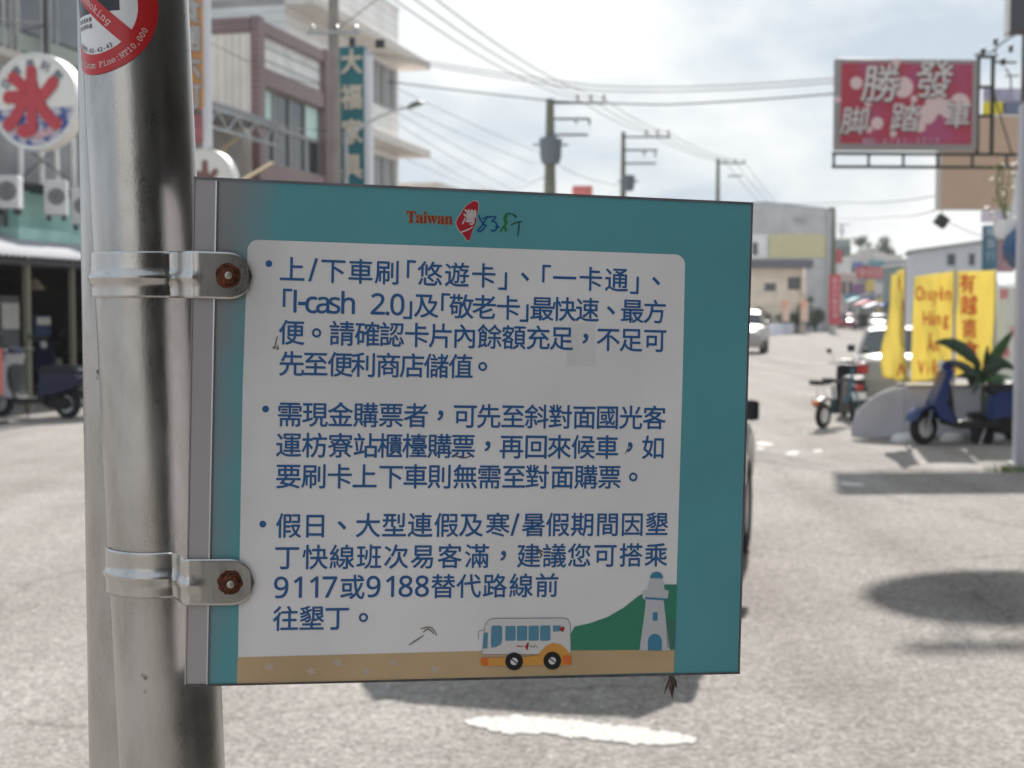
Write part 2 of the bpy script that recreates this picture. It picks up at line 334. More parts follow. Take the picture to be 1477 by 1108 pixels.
# ================================================================== NOTICE BOARD
BT = .012
bw, bh = .46, .3965
def rotm(yaw, pit, rol): return Matrix.Rotation(yaw, 4, 'Z') @ Matrix.Rotation(pit, 4, 'X') @ Matrix.Rotation(rol, 4, 'Y')
BPOSE = None
def solve_board():
    import numpy as np
    tgt = np.array([283, 258, 267, 989, 1065, 970, 1084, 293], float); c, s = math.cos(PITCH), math.sin(PITCH)
    def pr(v):
        M = Matrix.Translation(v[:3]) @ rotm(v[3], v[4], v[5]); o = []
        for a, b in ((-1, 1), (-1, -1), (1, -1), (1, 1)):
            P = M @ Vector((a * .23, -BT / 2, b * v[6] / 2)); Z = P.z - CH; fw = P.y * c - Z * s; up = P.y * s + Z * c
            o += [CXP + FPX * P.x / fw, CYP - FPX * up / fw]
        return np.array(o) - tgt
    v = np.array([-.03, 1.14, CH - .1, .18, 0, 0, .4])
    for _ in range(30):
        J = np.array([(pr(v + 1e-6 * np.eye(7)[k]) - pr(v)) / 1e-6 for k in range(7)]).T
        v = v - np.linalg.lstsq(J, pr(v), rcond=None)[0]
    return v
v_ = solve_board(); bh = float(v_[6])
BM = Matrix.Translation(v_[:3]) @ rotm(float(v_[3]), float(v_[4]), float(v_[5])); BI = BM.inverted()
def B(px, py, layer=0):
    o = BI @ Vector((0, 0, CH)); d = BI.to_3x3() @ ray(px, py); k = (-BT / 2 - o.y) / d.y; p = o + d * k
    return p.x, p.z
board = thing('notice_board', 'teal bus stop notice board with white text panel clamped to a steel pole', 'notice board')
board.matrix_world = BM
alu = mat('board_aluminium', (.50, .48, .50), .42, .55, var=.06, vscale=5, bump=.015, bscale=60)
ex = .0
m = MB(); m.box(-.2303, .2303, -BT / 2, BT / 2, -bh / 2, bh / 2); m.build('panel', alu, board, bevel=.0008)
# raised bead dividing the bare edge from the print, and folded rims
def LY(layer): return -BT / 2 - .00018 * layer
def poly(name, pts, m_, layer, parent=None, smooth=0):
    k = MB(); k.add([(B(*p)[0], LY(layer), B(*p)[1]) for p in pts], [tuple(range(len(pts)))]); return k.build(name, m_, parent or board, smooth=0)
def arcp(cx, cy, r, a0, a1, n=8): return [(cx + r * math.cos(R(a0 + (a1 - a0) * i / n)), cy - r * math.sin(R(a0 + (a1 - a0) * i / n))) for i in range(n + 1)]
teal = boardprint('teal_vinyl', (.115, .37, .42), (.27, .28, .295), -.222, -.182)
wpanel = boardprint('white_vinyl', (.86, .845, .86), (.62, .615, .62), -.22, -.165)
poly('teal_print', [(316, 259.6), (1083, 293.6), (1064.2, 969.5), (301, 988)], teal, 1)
k = MB()
a0, a1 = B(313, 260), B(299, 987.6)
k.tube([(a0[0], LY(0) - .0003, a0[1] - .0006), (a1[0], LY(0) - .0003, a1[1] + .0006)], .0014, 8); k.build('bead', mat('bead_aluminium', (.5, .5, .53), .3, .8), board)
k = MB(); k.box(-.2312, .2312, -BT / 2 - .0012, BT / 2 + .0006, -bh / 2 - .0009, -bh / 2 + .0006); k.build('bottom_rim', mat('stained_rim', (.13, .12, .12), .6, .4, var=.3, vscale=60), board)
k = MB(); k.box(-.2312, .2312, -BT / 2 - .0010, BT / 2 + .0006, bh / 2 - .0008, bh / 2 + .0012); k.build('top_rim', mat('grey_rim', (.22, .22, .25), .5, .6, var=.2, vscale=30), board)
k = MB(); k.box(.2302, .2312, -BT / 2 - .0008, BT / 2 + .0004, -bh / 2, bh / 2); k.build('side_rim', MATS['grey_rim'], board)
k = MB(); k.box(-.2312, -.2302, -BT / 2 - .0008, BT / 2 + .0004, -bh / 2, bh / 2); k.build('side_rim', mat('bright_rim', (.6, .6, .6), .3, .8), board)
wp = arcp(372, 361, 15, 180, 90, 6) + arcp(973, 382, 15, 88, 0, 6) + [(984, 560), (977, 800), (971.5, 970), (343, 985.5), (344, 900), (350, 560)]
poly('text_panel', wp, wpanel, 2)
sand = mat('sand_print', (.56, .40, .23), .4, var=.1, vscale=9)
poly('sand_print', [(342.6, 948), (690, 939), (972.6, 937), (971.6, 969.8), (341.6, 986.2)], sand, 3)
pale = mat('shell_print', (.56, .46, .36), .5)
for sx_, sy_ in ((388, 961), (449, 968), (487, 955), (528, 968), (567, 955), (626, 965)):
    poly('sand_star', [(sx_ + (9 if i % 2 else 5) * math.cos(i * math.pi / 5), sy_ + (7 if i % 2 else 4) * math.sin(i * math.pi / 5)) for i in range(10)], pale, 4)
ink = mat('blue_ink', (.025, .115, .31), .42)
EM = .0211
LINES = [
 (388.5, .0325, 422, [('上', 421.5), ('/', 451.5), ('下', 480.6), ('車', 520), ('刷', 558.6), ('「', 593), ('悠', 620), ('遊', 659), ('卡', 697.6), ('」', 725), ('、', 757), ('「', 788), ('一', 814), ('卡', 852), ('通', 889), ('」', 915), ('、', 946)]),
 (435.5, .0265, 415, [('「', 414.5), ('I', 425.5), ('-', 435.6), ('c', 449), ('a', 465.5), ('s', 482.5), ('h', 502), ('2', 545), ('.', 559), ('0', 573), ('」', 588), ('及', 615), ('「', 642.4), ('敬', 665.5), ('老', 698.5), ('卡', 733), ('」', 756), ('最', 781.5), ('快', 813.6), ('速', 847), ('、', 881), ('最', 911.7), ('方', 944.4)]),
 (479.5, .0215, 421, [('便', 420.6), ('。', 456.5), ('請', 493), ('確', 530), ('認', 565), ('卡', 601), ('片', 636), ('內', 670), ('餘', 706), ('額', 741), ('充', 776), ('足', 810), ('，', 844), ('不', 877), ('足', 910), ('可', 944.5)]),
 (524.5, .0155, 420, [('先', 420.6), ('至', 455), ('便', 490.6), ('利', 524.6), ('商', 560), ('店', 594.5), ('儲', 629.3), ('值', 664.7), ('。', 696)]),
 (597.4, .0095, 418, [('需', 418), ('現', 454.4), ('金', 491), ('購', 527.5), ('票', 564), ('者', 600), ('，', 635), ('可', 670.7), ('先', 705), ('至', 739.7), ('斜', 773.8), ('對', 808), ('面', 842.6), ('國', 876), ('光', 909.7), ('客', 943.6)]),
 (641.9, .0065, 416, [('運', 416.3), ('枋', 453.7), ('寮', 491), ('站', 527.5), ('櫃', 562.5), ('檯', 598.3), ('購', 634), ('票', 668), ('，', 703), ('再', 737.7), ('回', 773), ('來', 806.5), ('候', 841), ('車', 875.3), ('，', 908), ('如', 942)]),
 (686.7, .0025, 416, [('要', 416), ('刷', 453), ('卡', 490), ('上', 526), ('下', 564), ('車', 599), ('則', 634), ('無', 670.7), ('需', 705.6), ('至', 741), ('對', 774.7), ('面', 810.8), ('購', 845), ('票', 879), ('。', 913)]),
 (758, -.004, 416, [('假', 416.3), ('日', 454.4), ('、', 493), ('大', 530.7), ('型', 568.4), ('連', 605.8), ('假', 643.8), ('及', 679.5), ('寒', 717.8), ('/', 742.6), ('暑', 769.6), ('假', 804.5), ('期', 840), ('間', 876), ('因', 911.7), ('墾', 947)]),
 (803.7, -.0065, 414, [('丁', 414), ('快', 454.4), ('線', 493.3), ('班', 532.3), ('次', 571.3), ('易', 609.7), ('客', 648.6), ('滿', 688), ('，', 725.5), ('建', 762.5), ('議', 799.4), ('您', 835.5), ('可', 872.8), ('搭', 909.7), ('乘', 945.9)]),
 (847.5, -.009, 405, [('9', 405.5), ('1', 429.5), ('1', 453), ('7', 475.5), ('或', 508), ('9', 538.5), ('1', 562.5), ('8', 585), ('8', 608.5), ('替', 639), ('代', 676), ('路', 713.6), ('線', 751.5), ('前', 788.7)]),
 (892, -.012, 412, [('往', 412), ('墾', 449.5), ('丁', 486.2), ('。', 524)]),
]
for (y0_, sl_, x0_, toks) in LINES:
    k = MB(); fn = lambda x, z: (x, LY(3), z)
    for ch, px in toks:
        py = y0_ + sl_ * (px - x0_); bx, bz = B(px, py)
        if ch in '。、，': put(k, {'，': '，'}.get(ch, ch), bx, bz, EM * 1.08, fn, .014, byb='all')
        elif ch in '「」': put(k, ch, bx, bz + (-.001 if ch == '」' else 0), EM * 1.03, fn, .012, byb='x')
        elif ch == '/': put(k, ch, bx, bz, EM * 1.22, fn, .012, byb='all')
        elif ch == '-': put(k, ch, bx, bz - .001, EM * 1.1, fn, .014, byb='all')
        elif ch == '.': put(k, ch, bx, bz - .0072, EM * 1.1, fn, .014, byb='all')
        elif ord(ch) < 128: put(k, chr(0x1D7E2 + ord(ch) - 48) if ch.isdigit() else chr(0x1D5C5) if ch.isupper() else chr(0x1D5BA + ord(ch) - 97), bx, bz, EM * 1.10, fn, .013)
        else: put(k, ch, bx, bz, EM, fn, .012)
    k.build('lettering_line', ink, board, smooth=0)
for bx_, by_ in ((387.7, 380.5), (383, 590), (379, 756)):
    poly('bullet_point', arcp(bx_, by_, 5, 0, 350, 18), ink, 3)
# logo
redp = mat('red_print', (.42, .018, .03), .4); goldp = mat('gold_print', (.50, .24, .07), .45); blup = mat('logo_blue', (.01, .075, .27), .4); grnp = mat('logo_green', (.03, .19, .04), .4); whp = mat('white_print', (.62, .58, .58), .45)
for (off, m_, ly, dx) in ((.03, goldp, 2, 0), (.004, mat('brick_red_print', (.30, .035, .02), .4), 3, .5)):
    k = MB()
    for ch, px in zip('𝐓𝐚𝐢𝐰𝐚𝐧', (592.5, 604.5, 612.5, 622.5, 635.5, 646.5)):
        bx, bz = B(px + dx, 316.2 + (px - 592) * .045); vs, fs, bb = glyph(ch, off)
        put(k, ch, bx, B(px, 321 + (px - 592) * .045)[1] + (.5 * (bb[2] + bb[3])) * .0131, .0131, lambda x, z: (x, LY(ly), z), off, byb='all', sx=.95)
    k.build('logo_word', m_, board, smooth=0)
isl = [(683, 290), (687, 290.5), (690, 293), (689.5, 303), (687, 312), (686.5, 322), (682.5, 330), (679.5, 338), (678, 345), (676, 347.5), (672.5, 346), (669, 340), (663.5, 334), (659, 327), (657.5, 321), (660, 315), (665, 308), (669, 301), (674, 295.5)]
ic = (675, 318)
poly('logo_island_edge', [(ic[0] + (p[0] - ic[0]) * 1.06, ic[1] + (p[1] - ic[1]) * 1.04) for p in isl], whp, 2)
poly('logo_island', isl, redp, 3)
k = MB(); bx, bz = B(677, 313); put(k, '灣', bx, bz, .0135, lambda x, z: (x, LY(4), z), .02, sx=.85, slant=.15)
k.build('logo_character', whp, board, smooth=0)
poly('logo_stroke', [(664, 334.5), (672, 331.5), (679, 328.5), (681.5, 326), (681, 329), (674, 333), (665, 336)], whp, 4)
def brush(name, strokes, m_, wpx, ly=3):
    k = MB()
    for st0 in strokes:
        st = []
        for i in range(len(st0) - 1):      # Catmull-Rom, so that the brush runs smoothly
            a, b, c, d = st0[max(i - 1, 0)], st0[i], st0[i + 1], st0[min(i + 2, len(st0) - 1)]
            for t in (0, .25, .5, .75):
                st.append(tuple(.5 * (2 * b[q] + (c[q] - a[q]) * t + (2 * a[q] - 5 * b[q] + 4 * c[q] - d[q]) * t * t + (3 * b[q] - a[q] - 3 * c[q] + d[q]) * t ** 3) for q in (0, 1)))
        st.append(st0[-1])
        n = len(st); L_, Rr = [], []
        for i, p in enumerate(st):
            a = st[max(0, i - 1)]; b = st[min(n - 1, i + 1)]; dx, dy = b[0] - a[0], b[1] - a[1]; d = math.hypot(dx, dy) or 1
            ww = wpx * (.55 + .45 * math.sin(math.pi * (i + .6) / n)); L_.append((p[0] - dy / d * ww, p[1] + dx / d * ww)); Rr.append((p[0] + dy / d * ww, p[1] - dx / d * ww))
        vs = [(B(*q)[0], LY(ly), B(*q)[1]) for q in L_ + Rr]
        k.add(vs, [(i, i + 1, n + i + 1, n + i) for i in range(n - 1)])
    return k.build(name, m_, board, smooth=0)
brush('logo_brush_character', [[(689.8, 309.8), (693.5, 318.6), (698.0, 324.0), (702.0, 326.0)], [(703.4, 311.4), (699.3, 319.3), (693.9, 326.7), (688.9, 332.5), (692.5, 333.9), (698.0, 329.4), (701.3, 323.3)], [(695.3, 316.3), (702.0, 313.2), (706.8, 312.2)], [(705.4, 314.1), (710.8, 312.5), (714.6, 313.3), (711.5, 317.2), (708.4, 319.5)], [(708.4, 319.5), (714.2, 320.6), (716.9, 326.7), (714.2, 332.1), (709.5, 333.1), (708.4, 330.4)], [(713.5, 326.7), (720.6, 327.7)]], blup, 1.15)
brush('logo_brush_character', [[(731.5, 307.5), (729.1, 311.4), (726.0, 314.9)], [(731.1, 312.2), (727.3, 317.9), (730.6, 320.4), (727.1, 326.0), (721.0, 334.4)], [(727.9, 326.7), (730.1, 334.4)]], grnp, 1.7)
brush('logo_brush_character', [[(731.8, 308.2), (737.9, 309.1), (744.7, 312.2), (741.7, 314.1)], [(736.3, 325.0), (744.0, 321.4), (753.5, 319.8)], [(748.5, 320.9), (747.9, 330.1), (746.3, 340.9)]], mat('logo_darkgreen', (.02, .13, .10), .4), 1.2)
# printed tour bus, hills and lighthouse
hill = mat('hill_print', (.045, .24, .15), .42); tow = mat('tower_print', (.55, .56, .60), .42); twb = mat('tower_blue', (.06, .24, .38), .4)
def ph(name, pts, m_, ly): poly(name, pts, m_, ly)
ph('hill_print', [(975.5, 843), (957, 843), (938, 850), (920, 860), (900, 876), (876, 890), (850, 899), (828, 904), (823, 915), (822, 938), (972.6, 937)], hill, 4)
ph('hill_print', [(974, 893), (960, 893), (962, 934), (972.6, 935)], mat('hill_print_dark', (.06, .19, .15), .42), 5)
ph('tower_print', [(936, 838), (940, 831), (950, 831), (957, 841), (958, 850), (964, 852), (963, 862), (957, 866), (958, 878), (966, 938), (922, 938), (930, 878), (931, 866), (926, 862), (927, 852), (933, 850)], tow, 5)
ph('tower_dome', arcp(946.5, 834, 9.5, 0, 180, 10), twb, 6)
ph('tower_band', [(930, 861), (961, 863), (960, 866), (930, 864)], twb, 6)
ph('tower_door', [(934, 938), (934, 924)] + arcp(944, 924, 10, 180, 0, 8) + [(954, 938)], twb, 6)
ph('tower_window', [(941, 883), (948, 883), (948, 895), (941, 895)], twb, 6)
bw_ = mat('bus_white', (.68, .67, .66), .42); bwin = mat('bus_window_print', (.10, .27, .40), .4); borg = mat('bus_orange', (.70, .33, .07), .42); bed = mat('bus_outline', (.30, .31, .33), .5)
ph('bus_outline_print', [(694.5, 944)] + [(698, 905), (700, 899), (706, 892.6), (712, 891.6), (812, 890.8), (819, 893), (822.4, 899), (823.5, 944)], bed, 5)
ph('bus_body_print', [(695.5, 943), (699, 905), (701, 899.5), (706, 893.6), (712, 892.6), (812, 891.8), (818.5, 894), (821.4, 899), (822.5, 943)], bw_, 6)
ph('bus_skirt_print', [(693, 949), (692.4, 960), (822.6, 958.5), (822.8, 944), (817, 937), (808, 929), (797, 927), (787, 931), (780, 939), (774, 945), (750, 948)], borg, 7)
ph('bus_bumper_print', [(693, 949), (692.5, 953), (695, 958), (700, 960.5), (703.8, 959), (703.8, 948.5)], mat('bus_red_orange', (.72, .17, .03), .4), 8)
ph('bus_bumper_print', [(811, 945), (823, 945), (823, 958), (811, 957)], MATS['bus_red_orange'], 8)
ph('bus_window_print', [(697, 912), (703.4, 912), (702.6, 935), (696.5, 935)], bwin, 7)
ph('bus_window_print', [(708, 905), (710, 902), (722, 902), (724, 904), (724, 922), (722, 929), (715, 933), (708.5, 934), (707.6, 930)], bwin, 7)
for i in range(4):
    x0_ = 728.4 + 16.7 * i; ph('bus_window_print', [(x0_ + 1, 902.6 - .2 * i), (x0_ + 13.6, 902.4 - .2 * i), (x0_ + 15, 904), (x0_ + 15, 922), (x0_ + 13, 923.6), (x0_ + .6, 924), (x0_, 922), (x0_, 904)], bwin, 7)
ph('bus_window_print', [(797, 902), (808, 902), (809, 910), (797, 911)], bwin, 7)
blk = mat('black_print', (.012, .012, .015), .42)
for cx_, cy_ in ((741, 953.5), (796, 952.5)):
    ph('bus_tyre_print', arcp(cx_, cy_, 12.8, 0, 350, 24), blk, 9); ph('bus_hub_print', arcp(cx_, cy_, 5.4, 0, 350, 16), bw_, 10)
    ph('bus_spoke_print', [(cx_ - 5.4, cy_ - 3.4), (cx_ - 4.2, cy_ - 4.4), (cx_ + 5, cy_ + 2.2), (cx_ + 4, cy_ + 3.4)], blk, 11)
brush('bus_mirror_print', [[(699, 909), (694, 909), (690, 911), (689.4, 917), (690.5, 922)]], bed, .5, 6)
ph('bus_logo_print', [(757, 932), (760, 927), (762.4, 926), (761.6, 932), (760, 937.5), (757.6, 935)], redp, 8)
brush('bus_logo_print', [[(744, 932), (748, 931.7), (755, 932)]], redp, .7, 8)
brush('bus_logo_print', [[(764, 930), (766, 933), (769, 931)], [(771, 929), (770, 934)], [(773, 931), (775, 933.5)]], grnp, .5, 8)
ph('bus_logo_print', [(806, 908), (809, 904), (813.5, 903.5), (813, 909), (811, 911)], redp, 8)
# stains and old sticker remains
stn = mat('dry_grime', (.17, .15, .125), .9, alpha=.75, var=.3, vscale=120)
brush('smudge', [[(589.5, 930.5), (596, 926), (603, 921.5), (611, 916)], [(606, 907), (612, 905.5), (619, 904.5), (625, 908), (630, 917)], [(610, 912), (616, 907.5), (622, 910), (626, 915)]], stn, 1.1, 5)
brush('smudge', [[(395, 504), (398, 493), (400, 485)], [(393, 503), (396, 500), (401, 504), (400, 497)]], stn, 1.1, 5)
brush('smudge', [[(655, 657), (662, 659), (672, 660), (682, 656)]], stn, 1.2, 5)
brush('smudge', [[(777, 796), (781, 800), (778, 805)], [(776, 797), (778, 794), (783, 796)]], stn, 1.4, 5)
brush('smudge', [[(901, 655), (904, 649), (907, 643)]], stn, .7, 5)
poly('tape_ghost', [(818, 466), (859, 467), (858, 529), (817, 528)], mat('tape_residue', (.70, .695, .69), .3, alpha=.16), 3)
# ---- clamps
POLE_R = .0432
clampm = steel('clamp_steel', .56, .24, False); rust = mat('rust', (.17, .05, .018), .85, col2=(.06, .018, .01), vscale=260, pos=(.4, .65), bump=.5, bscale=500)
# pole poses: front pole leans, rear pole is plumb
def pole_pt(px, py, Y): return at(px, py, Y)
PA, PB = pole_pt(194, 0, 1.152), pole_pt(246, 1040, 1.152)
fdir = (PA - PB).normalized()
def axis_at(z): k = (z - PB.z) / (PA.z - PB.z); return PB + (PA - PB) * k
foot = axis_at(0.0); head = axis_at(2.75)
rx = steel('brushed_steel', .50, .24)
def pole_obj(name, label, foot, head, r):
    root = thing(name, label, 'pole', foot); d = (head - foot)
    n = 30; k = MB()
    pts = [d * (i / n) for i in range(n + 1)]; k.tube(pts, r, 64); k.build('shaft', rx, root, smooth=60)
    k = MB(); k.lathe([(r * 1.02, 0), (r * 1.7, 0), (r * 1.7, .008), (r * 1.02, .01)], n=32, closed=True); k.build('base_flange', galv, root)
    k = MB(); k.lathe([(0, .012), (r * .7, .008), (r * 1.03, 0), (r * 1.03, -.02)], c=tuple(d), n=32); k.build('cap', galv, root)
    return root
front = pole_obj('steel_pole', 'nearer brushed steel pole, leaning slightly left, carrying the notice board', foot, head, POLE_R)
bq = at(191, 554, 1.262)
pole_obj('steel_pole', 'plumb steel pole half hidden directly behind the leaning pole', Vector((bq.x, bq.y, 0)), Vector((bq.x, bq.y, 2.9)), POLE_R)
def clamp(pyl, pyr, pxe, name_label):
    """band wraps the pole and ends in a round tab over the board face"""
    ph_ = .0185
    end = BM @ Vector((*[B(pxe, pyr)[0]], LY(0) - .0022, B(pxe, pyr)[1]))
    c = axis_at(end.z + .0015)
    bn = (BM.to_3x3() @ Vector((0, -1, 0))).normalized(); bxv = (BM.to_3x3() @ Vector((1, 0, 0))).normalized()
    up = (fdir * .6 + (BM.to_3x3() @ Vector((0, 0, 1))) * .4).normalized()
    rr = POLE_R + .0016; path = []
    for a in range(200, 312, 4):      # from left-rear round the front until the board edge is near
        q = c + Vector((rr * math.cos(R(a)), rr * math.sin(R(a)), 0))
        if a > 250 and (BI @ q).x > -.2405: break
        path.append(q)
    tab = .0185; cen = end
    edge = BM @ Vector((-.2315, LY(0) - .0022, (BI @ cen).z))
    last = path[-1]; path += [last.lerp(edge, .5) + bn * .0004, edge]
    for t_ in (.33, .66): path.append(edge.lerp(cen - bxv * .024, t_))
    m0 = len(path)
    for i in range(0, 15): path.append(cen - bxv * .024 + bxv * (.0425 * i / 14))
    bump_ = lambda q: .0026 * math.exp(-((q + .12) / .20) ** 2)
    nv = 18; k = MB(); pts = []
    for i, p in enumerate(path):
        t_ = (path[min(i + 1, len(path) - 1)] - path[max(i - 1, 0)]).normalized(); nr = t_.cross(up).normalized()
        if nr.dot(bn) < 0 and i > m0 - 6: nr = -nr
        if i <= m0 - 6 and nr.dot(p - c) < 0: nr = -nr
        s_ = (p - cen).dot(bxv); hh = ph_
        if i >= m0 and s_ > 0: hh = math.sqrt(max(ph_ ** 2 - min(s_, ph_ * .9995) ** 2, 1e-9))
        fade = 1 if i < m0 - 4 else max(0, 1 - (i - m0 + 4) / 5)
        for j in range(nv + 1):
            q = -1 + 2 * j / nv; pts.append(p + up * (q * hh) + nr * (bump_(q) * fade + .0011 + (.0005 if i >= m0 else 0)))
    fs = [(i * (nv + 1) + j, (i + 1) * (nv + 1) + j, (i + 1) * (nv + 1) + j + 1, i * (nv + 1) + j + 1) for i in range(len(path) - 1) for j in range(nv)]
    k.add([BI @ p for p in pts], fs); o = k.build('pole_clamp', clampm, board, smooth=60, solid=.0012)
    lc = BI @ cen
    k = MB(); k.lathe([(0, -.0001), (.0075, -.0001)], c=(lc.x, lc.y - .0021, lc.z), axis='y', n=28)
    # irregular rust bloom
    k = MB(); n = 26; vs = [(lc.x, lc.y - .00235, lc.z)] + [(lc.x + rr_ * math.cos(a), lc.y - .0023, lc.z + rr_ * math.sin(a)) for i in range(n) for a in [2 * math.pi * i / n] for rr_ in [.0098 * random.uniform(.93, 1.06)]]
    k.add(vs, [(0, 1 + i, 1 + (i + 1) % n) for i in range(n)]); k.build('rust_bloom', rust, o, smooth=0)
    k = MB(); k.lathe([(0, -.0052), (.0058, -.005), (.0068, -.0044), (.0068, 0)], c=(lc.x, lc.y - .0022, lc.z), axis='y', n=6); k.build('nut', rust, o, smooth=0)
    k = MB(); k.lathe([(0, -.0092), (.0022, -.009), (.0029, -.0082), (.0029, 0)], c=(lc.x + .0004, lc.y - .003, lc.z - .0002), axis='y', n=16); k.build('bolt_tip', mat('worn_zinc', (.5, .48, .44), .4, .8, var=.3, vscale=300), o)
clamp(394, 398, 329, 'upper'); clamp(830, 839, 332, 'lower')
# dry insect husk hanging under the board edge
sp = at(968, 973, 1.16)
husk = thing('dried_leaf', 'shrivelled brown leaf bits dangling under the lower right edge of the notice board', 'dried leaf', sp)
hm = mat('dried_brown', (.10, .07, .06), .8, var=.4, vscale=200)
k = MB()
for (x, z, w_) in ((-.006, -.018, .0012), (.001, -.021, .0026), (.005, -.012, .0022)):
    k.add([(0, 0, .001), (x * .5 - w_, -.001, z * .5), (x, 0, z), (x * .5 + w_, .001, z * .5)], [(0, 1, 2, 3)])
k.build('leaf_blade', hm, husk, smooth=0, solid=.0003)
k = MB()
for i in range(7):
    a = -.2 + i * .5; k.tube([(0, 0, 0), (.009 * math.cos(a) * (1 if i % 2 else -1), 0, -.002 - .001 * i)], .00018, 5)
k.build('stalk', hm, husk)
# ---- no smoking sticker wrapped on the leaning pole
SR = POLE_R + .0005
scz = at(196, 8, 1.11).z
sax = axis_at(scz); Zp = fdir; Xp = Vector((1, 0, 0)); Xp = (Xp - Zp * Xp.dot(Zp)).normalized(); Yp = Zp.cross(Xp)
view = (Vector((0, 0, CH)) - sax); va = math.atan2(view.dot(Yp), view.dot(Xp))
stk = thing('no_smoking_sticker', 'round red and white no smoking sticker wrapped round the leaning pole near the top', 'sticker', sax)
S0 = -.79 * POLE_R
def cyl(s_, t_, lay=0):
    a = va + (s_ + S0) / POLE_R; r_ = SR + .00012 * lay
    return Xp * (r_ * math.cos(a)) + Yp * (r_ * math.sin(a)) + Zp * t_
def ann(r0, r1, lay, m_, name, a0=0, a1=360, n=72, test=None):
    k = MB(); nr = 6
    def fn(u, v):
        a = R(a0 + (a1 - a0) * u); r_ = r0 + (r1 - r0) * v; return cyl(r_ * math.cos(a), r_ * math.sin(a), lay)
    k.grid(fn, n, nr); k.build(name, m_, stk, smooth=80)
sred = mat('sticker_red', (.50, .02, .025), .3); swh = mat('sticker_white', (.72, .73, .76), .3); snv = mat('sticker_navy', (.012, .018, .03), .3)
ann(.0002, .0370, 1, swh, 'sticker_face'); ann(.0365, .0525, 3, sred, 'sticker_ring')
def patch(s0, s1, t0, t1, lay, m_, name, rot=0, clip=None):
    k = MB()
    def fn(u, v):
        x = s0 + (s1 - s0) * u; z = t0 + (t1 - t0) * v
        if clip:
            d = math.hypot(x, z)
            if d > clip: x *= clip / d; z *= clip / d
        c, q = math.cos(rot), math.sin(rot); return cyl(x * c - z * q, x * q + z * c, lay)
    k.grid(fn, 30, 10); k.build(name, m_, stk, smooth=80)
patch(-.028, .0225, -.004, .021, 2, snv, 'sticker_block'); patch(-.0225, .0195, .010, .015, 2.5, swh, 'sticker_cigarette')
patch(-.0372, .0372, -.0062, .0062, 3.2, sred, 'sticker_bar', rot=R(-42))
k = MB(); fn = lambda x, z: cyl(x, z, 4.2)
s_txt = 'Maximum Fine:NT10,000'; mono = lambda ch: chr(0x1D670 + ord(ch) - 65) if ch.isupper() else (chr(0x1D68A + ord(ch) - 97) if ch.islower() else (chr(0x1D7F6 + ord(ch) - 48) if ch.isdigit() else ch))
for i, ch in enumerate(s_txt):
    if ch == ' ': continue
    a = R(-124 + i * 4.9); rr_ = .0448
    put(k, mono(ch), rr_ * math.cos(a), rr_ * math.sin(a), .0072, fn, .008, rot=a + math.pi / 2, sx=.95)
for i, ch in enumerate('NoSmoking'):
    q = -.027 + i * .0052 + (.003 if i > 1 else 0); c, s_ = math.cos(R(-42)), math.sin(R(-42)); put(k, mono(ch), q * c, q * s_, .0085, fn, .01, rot=R(-42))
k.build('sticker_lettering', mat('sticker_letter_white', (.66, .52, .5), .4), stk, smooth=0)
k = MB()
for i, ch in enumerate('0800-02-42-43'):
    a = R(-128 + i * 5.2); put(k, ch, .0335 * math.cos(a), .0335 * math.sin(a), .0050, fn, .012, rot=a + math.pi / 2)
for j in range(2):
    for i in range(5): put(k, '董氏基金會'[i] if j == 0 else '廣告贊助處'[i], -.022 + i * .0042, -.0082 - j * .0052, .004, fn, .01)
k.build('sticker_lettering', mat('sticker_letter_dark', (.03, .04, .06), .4), stk, smooth=0)

